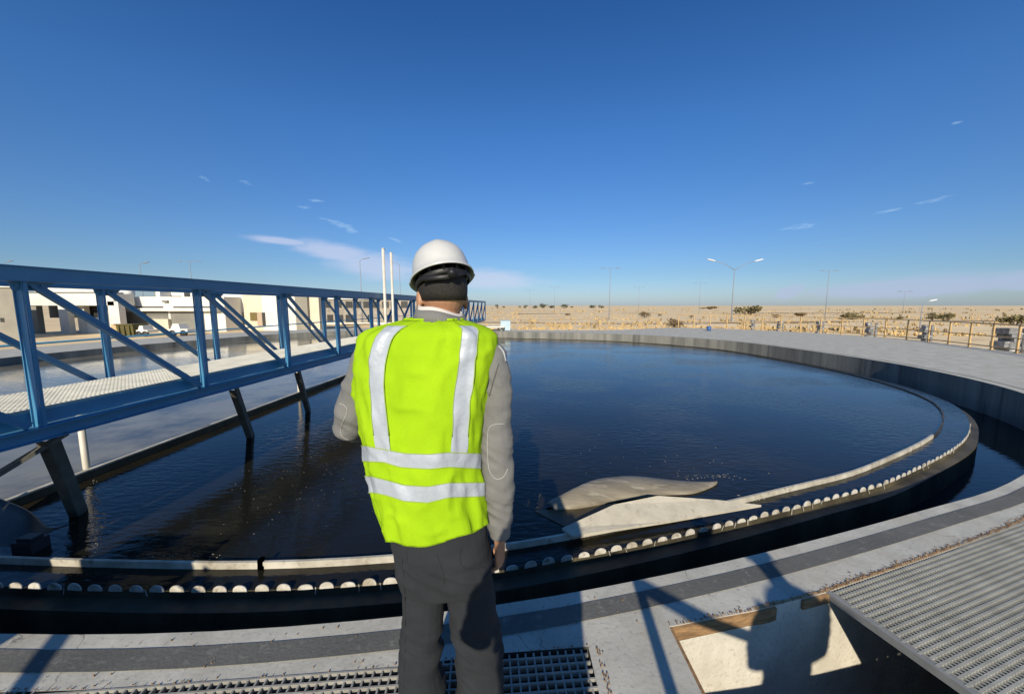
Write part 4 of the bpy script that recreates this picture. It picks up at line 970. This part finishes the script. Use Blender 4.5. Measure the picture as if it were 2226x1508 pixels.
stitch([(737, 876), (750, 882), (755, 894), (748, 912), (741, 932), (744, 948), (758, 956)], 'elbow_patch_seam', seam_m, par=jk)
stitch([(1084, 752), (1094, 765), (1099, 785)], 'shoulder_piping', mat('piping_pale', (.4, .42, .44), .5), .003, par=jk)
stitch([(1084, 790), (1075, 820), (1064, 860)], 'sleeve_seam', seam_d, .0018, par=jk)
for px in ([(950, 1205), (962, 1240), (966, 1268)], [(1002, 1190), (1000, 1215), (1006, 1232), (1030, 1236), (1052, 1232)], [(885, 1196), (886, 1222), (905, 1232), (930, 1230)], [(873, 1205), (880, 1290), (880, 1400), (876, 1500)]):
    stitch(px, 'trouser_seam', mat('trouser_thread', (.022, .022, .024), .9), .0014, bt, tr)
# ---- helmet
Rh = Matrix.Rotation(R(14), 3, 'Z') @ Matrix.Rotation(R(-9), 3, 'Y') @ Matrix.Rotation(R(-17), 3, 'X')
ho = V((hc.x, HY - .0, hc.z + .058))
mb = MB(); rings = []
prof = [(1.16, -.012), (1.09, .000), (1.00, .010), (.985, .03), (.955, .055), (.90, .082), (.80, .106), (.64, .128), (.42, .1425), (.20, .148), (.05, .1492)]
for i, (r_, z) in enumerate(prof):
    row = []
    for k in range(48):
        t = 2 * pi * k / 48; rx, ry = .095 * r_, .122 * r_
        if i == 0 and sin(t) > 0: ry *= 1.10                       # longer peak at the front
        if i == 0 and sin(t) < 0: rx *= .96; ry *= .97
        zz = z + (.004 * math.exp(-(cos(t) * 4) ** 2) if 4 < i < 9 else 0)
        row.append(mb.bm.verts.new(ho + Rh @ V((rx * cos(t), ry * sin(t), zz * .73))))
    rings.append(row)
mb.skin(rings, cap=False); mb.bm.faces.new(rings[-1])
for f in mb.bm.faces: f.smooth = True
hl = psub(mb, 'hard_hat', helm_m); so = hl.modifiers.new('t', 'SOLIDIFY'); so.thickness = .003
strap_m = mat('harness_black', (.014, .014, .015), .5)
def hsub(pts, r, nm, m=strap_m):
    mb = MB(); mb.tube([ho + Rh @ V(p) for p in pts], r, 8); o = mb.build(nm, m); o.parent = hl
hsub([(.088 * cos(t), .108 * sin(t), -.022) for t in [2 * pi * k / 30 for k in range(31)]], (.003, .009), 'headband')
hsub([(.09 * cos(t), .112 * sin(t), .008) for t in [2 * pi * k / 30 for k in range(31)]], (.004, .010), 'suspension_ring')
for a_ in (-60, -90, -120, -30, -150):
    t = R(a_); hsub([(.084 * cos(t), .107 * sin(t), -.02), (.084 * cos(t), .107 * sin(t), .012), (.052 * cos(t), .066 * sin(t), .055)], (.003, .009), 'strap')
mb = MB(); p0 = ho + Rh @ V((.022, -.112, -.036)); p1 = ho + Rh @ V((.022, -.128, -.036)); mb.tube([p0, p1], .014, 14); mb.tube([p1, p1 + (p1 - p0) * .2], .012, 10); o = mb.build('ratchet_knob', strap_m); o.parent = hl
hsub([(-.07, -.088, -.03), (0, -.112, -.044), (.07, -.088, -.03)], (.004, .008), 'nape_strap')
# small pen held in the hand
mb = MB(); a = pc(1078, 1214, 1.20); mb.tube([a + V((0, 0, .03)), a + V((.003, -.004, -.035))], .0045, 8); tag(mb.build('white_pen', mat('pen_white', (.75, .75, .72), .4)), 'small white stick held in the right fist of the person', 'pen')

# ---- people whose shadows fall into the picture (they stand behind the camera)
def plain(X, Y, label, jac, trou, phone=False, wide=1.0, Hs=1.0, arms=None):
    T = [((X, Y, 1.50 * Hs), .07 * wide, .06), ((X, Y, 1.46 * Hs), .15 * wide, .085), ((X, Y, 1.40 * Hs), .205 * wide, .105), ((X, Y, 1.28 * Hs), .20 * wide, .12), ((X, Y, 1.12 * Hs), .175 * wide, .115), ((X, Y, .98 * Hs), .165 * wide, .115), ((X, Y, .90 * Hs), .172 * wide, .12)]
    HP = [((X, Y, .84 * Hs), .172 * wide, .12), ((X, Y, .78 * Hs), .16 * wide, .10)]
    nk = [V((X, Y, 1.42 * Hs)), V((X, Y, 1.50 * Hs)), V((X, Y + .01, 1.56 * Hs)), V((X, Y + .02, 1.60 * Hs))]
    if phone:
        ar = [([V((X + s * .17, Y, 1.42)), V((X + s * .205, Y + .01, 1.38)), V((X + s * .235, Y + .06, 1.24)), V((X + s * .235, Y + .14, 1.17)), V((X + s * .17, Y + .22, 1.30)), V((X + s * .10, Y + .27, 1.48)), V((X + s * .085, Y + .275, 1.53))], [.056, .058, .052, .05, .044, .036, .024]) for s in (-1, 1)]
        hd = [(V((X + s * .085, Y + .275, 1.53)), (-.05 * s, .05, 1), (-s, .3, 0), s, .55, .9) for s in (-1, 1)]
    else:
        ar = [([V((X + s * .17 * wide, Y, 1.42 * Hs)), V((X + s * .215 * wide, Y, 1.36 * Hs)), V((X + s * .235 * wide, Y, 1.22 * Hs)), V((X + s * .235 * wide, Y, 1.10 * Hs)), V((X + s * .14 * wide, Y + .13, 1.0 * Hs)), V((X + s * .05 * wide, Y + .19, .98 * Hs))], [.056, .058, .052, .048, .038, .025]) for s in (-1, 1)]
        hd = [(V((X + s * .05 * wide, Y + .19, .98 * Hs)), (-s * .3, .1, -1), (0, -1, 0), s, .5, .9) for s in (-1, 1)]
    lg = [([V((X + s * .085, Y, .84)), V((X + s * .095, Y, .70)), V((X + s * .10, Y, .46)), V((X + s * .105, Y - .01, .25)), V((X + s * .105, Y - .01, .05))], [.088, .084, .068, .062, .058]) for s in (-1, 1)]
    return person(label, (X, Y, 0), T, nk, V((X, Y + .02, 1.655 * Hs)), ar, lg, hd, jac, trou, HP)
plain(-.03, -.36, 'person in dark clothes behind the camera, holding a phone up with both hands', fab_dark, fab_trou, phone=True)
mb = MB(); mb.box(-.105, .045, -.062, -.054, 1.585, 1.66); ph = mb.build('phone', strap_m, bevel=.002); tag(ph, 'black phone held up behind the camera position', 'phone')
plain(1.26, -1.0, 'person in a dark jacket standing behind the open pit with both hands joined', fab_dark, fab_trou, wide=1.0, Hs=.97)

# unseen post with brace, leaning bar and cabinet, added only to cast shadows
hr = empty('shadow_brace_post', (.485, -.4, 0)); tag(hr, 'grey post with a long diagonal brace, added out of view for its shadow', 'post')
mb = MB(); mb.beam((0, 0, 0), (0, 0, 1.19), .06, .05); mb.build('post', lamp_m, hr); mb = MB(); mb.beam((.02, .0, 1.17), (1.0, .0, .74), .03, .055); mb.build('brace', lamp_m, hr)
mb = MB(); mb.tube([(-1.1, -.4, .02), (-2.6, -.4, 1.12)], .03, 8); tag(mb.build('shadow_pipe', lamp_m), 'grey slanted pipe added out of view to cast a thin shadow', 'pipe')
cb = empty('shadow_cabinet', (-3.12, -.5, 0)); tag(cb, 'grey cabinet added out of view to cast the shadow at the left', 'cabinet')
mb = MB(); mb.box(-.42, .42, -.2, .2, .1, 1.28); mb.build('case', lamp_m, cb, bevel=.01); mb = MB(); mb.box(-.39, -.005, -.215, -.2, .14, 1.24); mb.build('door', grey_shutter, cb); mb = MB(); mb.box(.005, .39, -.215, -.2, .14, 1.24); mb.build('door', grey_shutter, cb)
mb = MB(); mb.box(-.40, .40, -.18, .18, 0, .1); mb.build('plinth', dark_open, cb)

# rusty grit collected along the edges of the gratings (nobody could count it)
grit_m = mat('rusty_grit', (.30, .19, .10), .95, (.16, .11, .07), 20, spec=.1); mb = MB(); rd = random.Random(21)
def grit(path, n, spread, side=1):
    L_ = sum((V(path[i + 1][:2]) - V(path[i][:2])).length for i in range(len(path) - 1))
    for k in range(n):
        d = rd.random() * L_
        for i in range(len(path) - 1):
            a = V(path[i][:2]); b = V(path[i + 1][:2]); l = (b - a).length
            if d <= l: break
            d -= l
        t = (b - a).normalized(); p = a + t * d + V((-t.y, t.x)) * abs(rd.gauss(0, spread)) * side; s_ = rd.uniform(.0012, .0042); z = .0045 + rd.random() * .002
        an = rd.uniform(0, 6.28); u = V((cos(an), sin(an), 0)) * s_; v = V((-sin(an), cos(an), rd.uniform(-.5, .5))) * s_ * rd.uniform(.4, 1)
        c = V((p.x, p.y, z)); mb.hexa([c - u - v - V((0, 0, .003)), c + u - v - V((0, 0, .003)), c + u + v - V((0, 0, .003)), c - u + v - V((0, 0, .003))], [c - u * .6 - v * .6 + V((0, 0, .002)), c + u * .6 - v * .6 + V((0, 0, .002)), c + u * .6 + v * .6 + V((0, 0, .002)), c - u * .6 + v * .6 + V((0, 0, .002))])
grit(PIT[3:8], 1500, .016); grit([GL[0], GL[9], GL[8], GL[7], GL[6], GL[5]], 90, .006, -1); grit([PIT[1], PIT[2], PIT[3]], 160, .010); grit([(.40, 1.6), (.40, 1.0)], 110, .01)
for k in range(50):
    c = V((rd.uniform(-3, .7), 0, .005)); best = min((r_ for r_ in rim if r_.y < 6), key=lambda r_: abs(r_.x - c.x)); c.y = best.y - rd.uniform(.02, .27); s_ = rd.uniform(.001, .004)
    mb.hexa([c + V((-s_, -s_, -.003)), c + V((s_, -s_, -.003)), c + V((s_, s_, -.003)), c + V((-s_, s_, -.003))], [c + V((-s_ * .5, -s_ * .5, s_)), c + V((s_ * .5, -s_ * .5, s_)), c + V((s_ * .5, s_ * .5, s_)), c + V((-s_ * .5, s_ * .5, s_))])
tag(mb.build('grit', grit_m), 'rusty brown grit and crumbs along the edges of the gratings', 'grit', kind='stuff')

mb = MB(); q0 = [V(p) for p in PIT[2:8]]
for i in range(len(q0) - 1):
    a, b = q0[i], q0[i + 1]; t = (b - a).normalized(); n_ = V((-t.y, t.x)); m_ = max(1, int((b - a).length / .03))
    for k in range(m_):
        u = a.lerp(b, k / m_); v = a.lerp(b, (k + 1) / m_); w0 = .012 + .014 * abs(noise.noise(V((u.x * 9, u.y * 9, 1)))) * 2; w1 = .012 + .014 * abs(noise.noise(V((v.x * 9, v.y * 9, 1)))) * 2
        mb.quad([(u.x, u.y, .0035), (v.x, v.y, .0035), (v.x + n_.x * w1, v.y + n_.y * w1, .0035), (u.x + n_.x * w0, u.y + n_.y * w0, .0035)])
bmesh.ops.remove_doubles(mb.bm, verts=mb.bm.verts, dist=.0005)
struct(mb.build('rust_stain', mat('rust_stain', (.34, .20, .09), .95, (.48, .38, .24), 25, .3, 60)))

# foam flecks, and specks painting the white pipe's glitter (nobody could count them)
mb = MB(); rd = random.Random(8)
def fleck(x, y, sx, sy, n, s0=.004, s1=.016):
    for k in range(n):
        q = onz(x + rd.gauss(0, sx), y + rd.gauss(0, sy), WZ + .003); a = rd.gauss(.2, .6); l = rd.uniform(s0, s1); w_ = l * rd.uniform(.15, .4); u = V((cos(a) * l, sin(a) * l, 0)); v = V((-sin(a) * w_, cos(a) * w_, 0))
        c = V((q.x, q.y, WZ + .002)); mb.hexa([c - u, c + v, c + u, c - v], [c - u * .8 + V((0, 0, .003)), c + v * .8 + V((0, 0, .003)), c + u * .8 + V((0, 0, .003)), c - v * .8 + V((0, 0, .003))])
fleck(1545, 1036, 36, 3, 50, .004, .010); fleck(1628, 1084, 22, 3, 50); fleck(1180, 1095, 30, 14, 30); fleck(620, 1060, 100, 50, 70, .002, .005); fleck(205, 1110, 5, 50, 110, .002, .006); fleck(1400, 1000, 160, 30, 40, .003, .007); fleck(380, 1206, 60, 4, 30, .003, .01)  # the tall narrow cluster imitates the broken reflection of the white pipe
tag(mb.build('foam_glint_flecks', mat('foam_glint_pale', (.28, .27, .23), .6)), 'small pale foam flecks on the dark tank water and painted glitter by the white pipe', 'foam', kind='stuff')
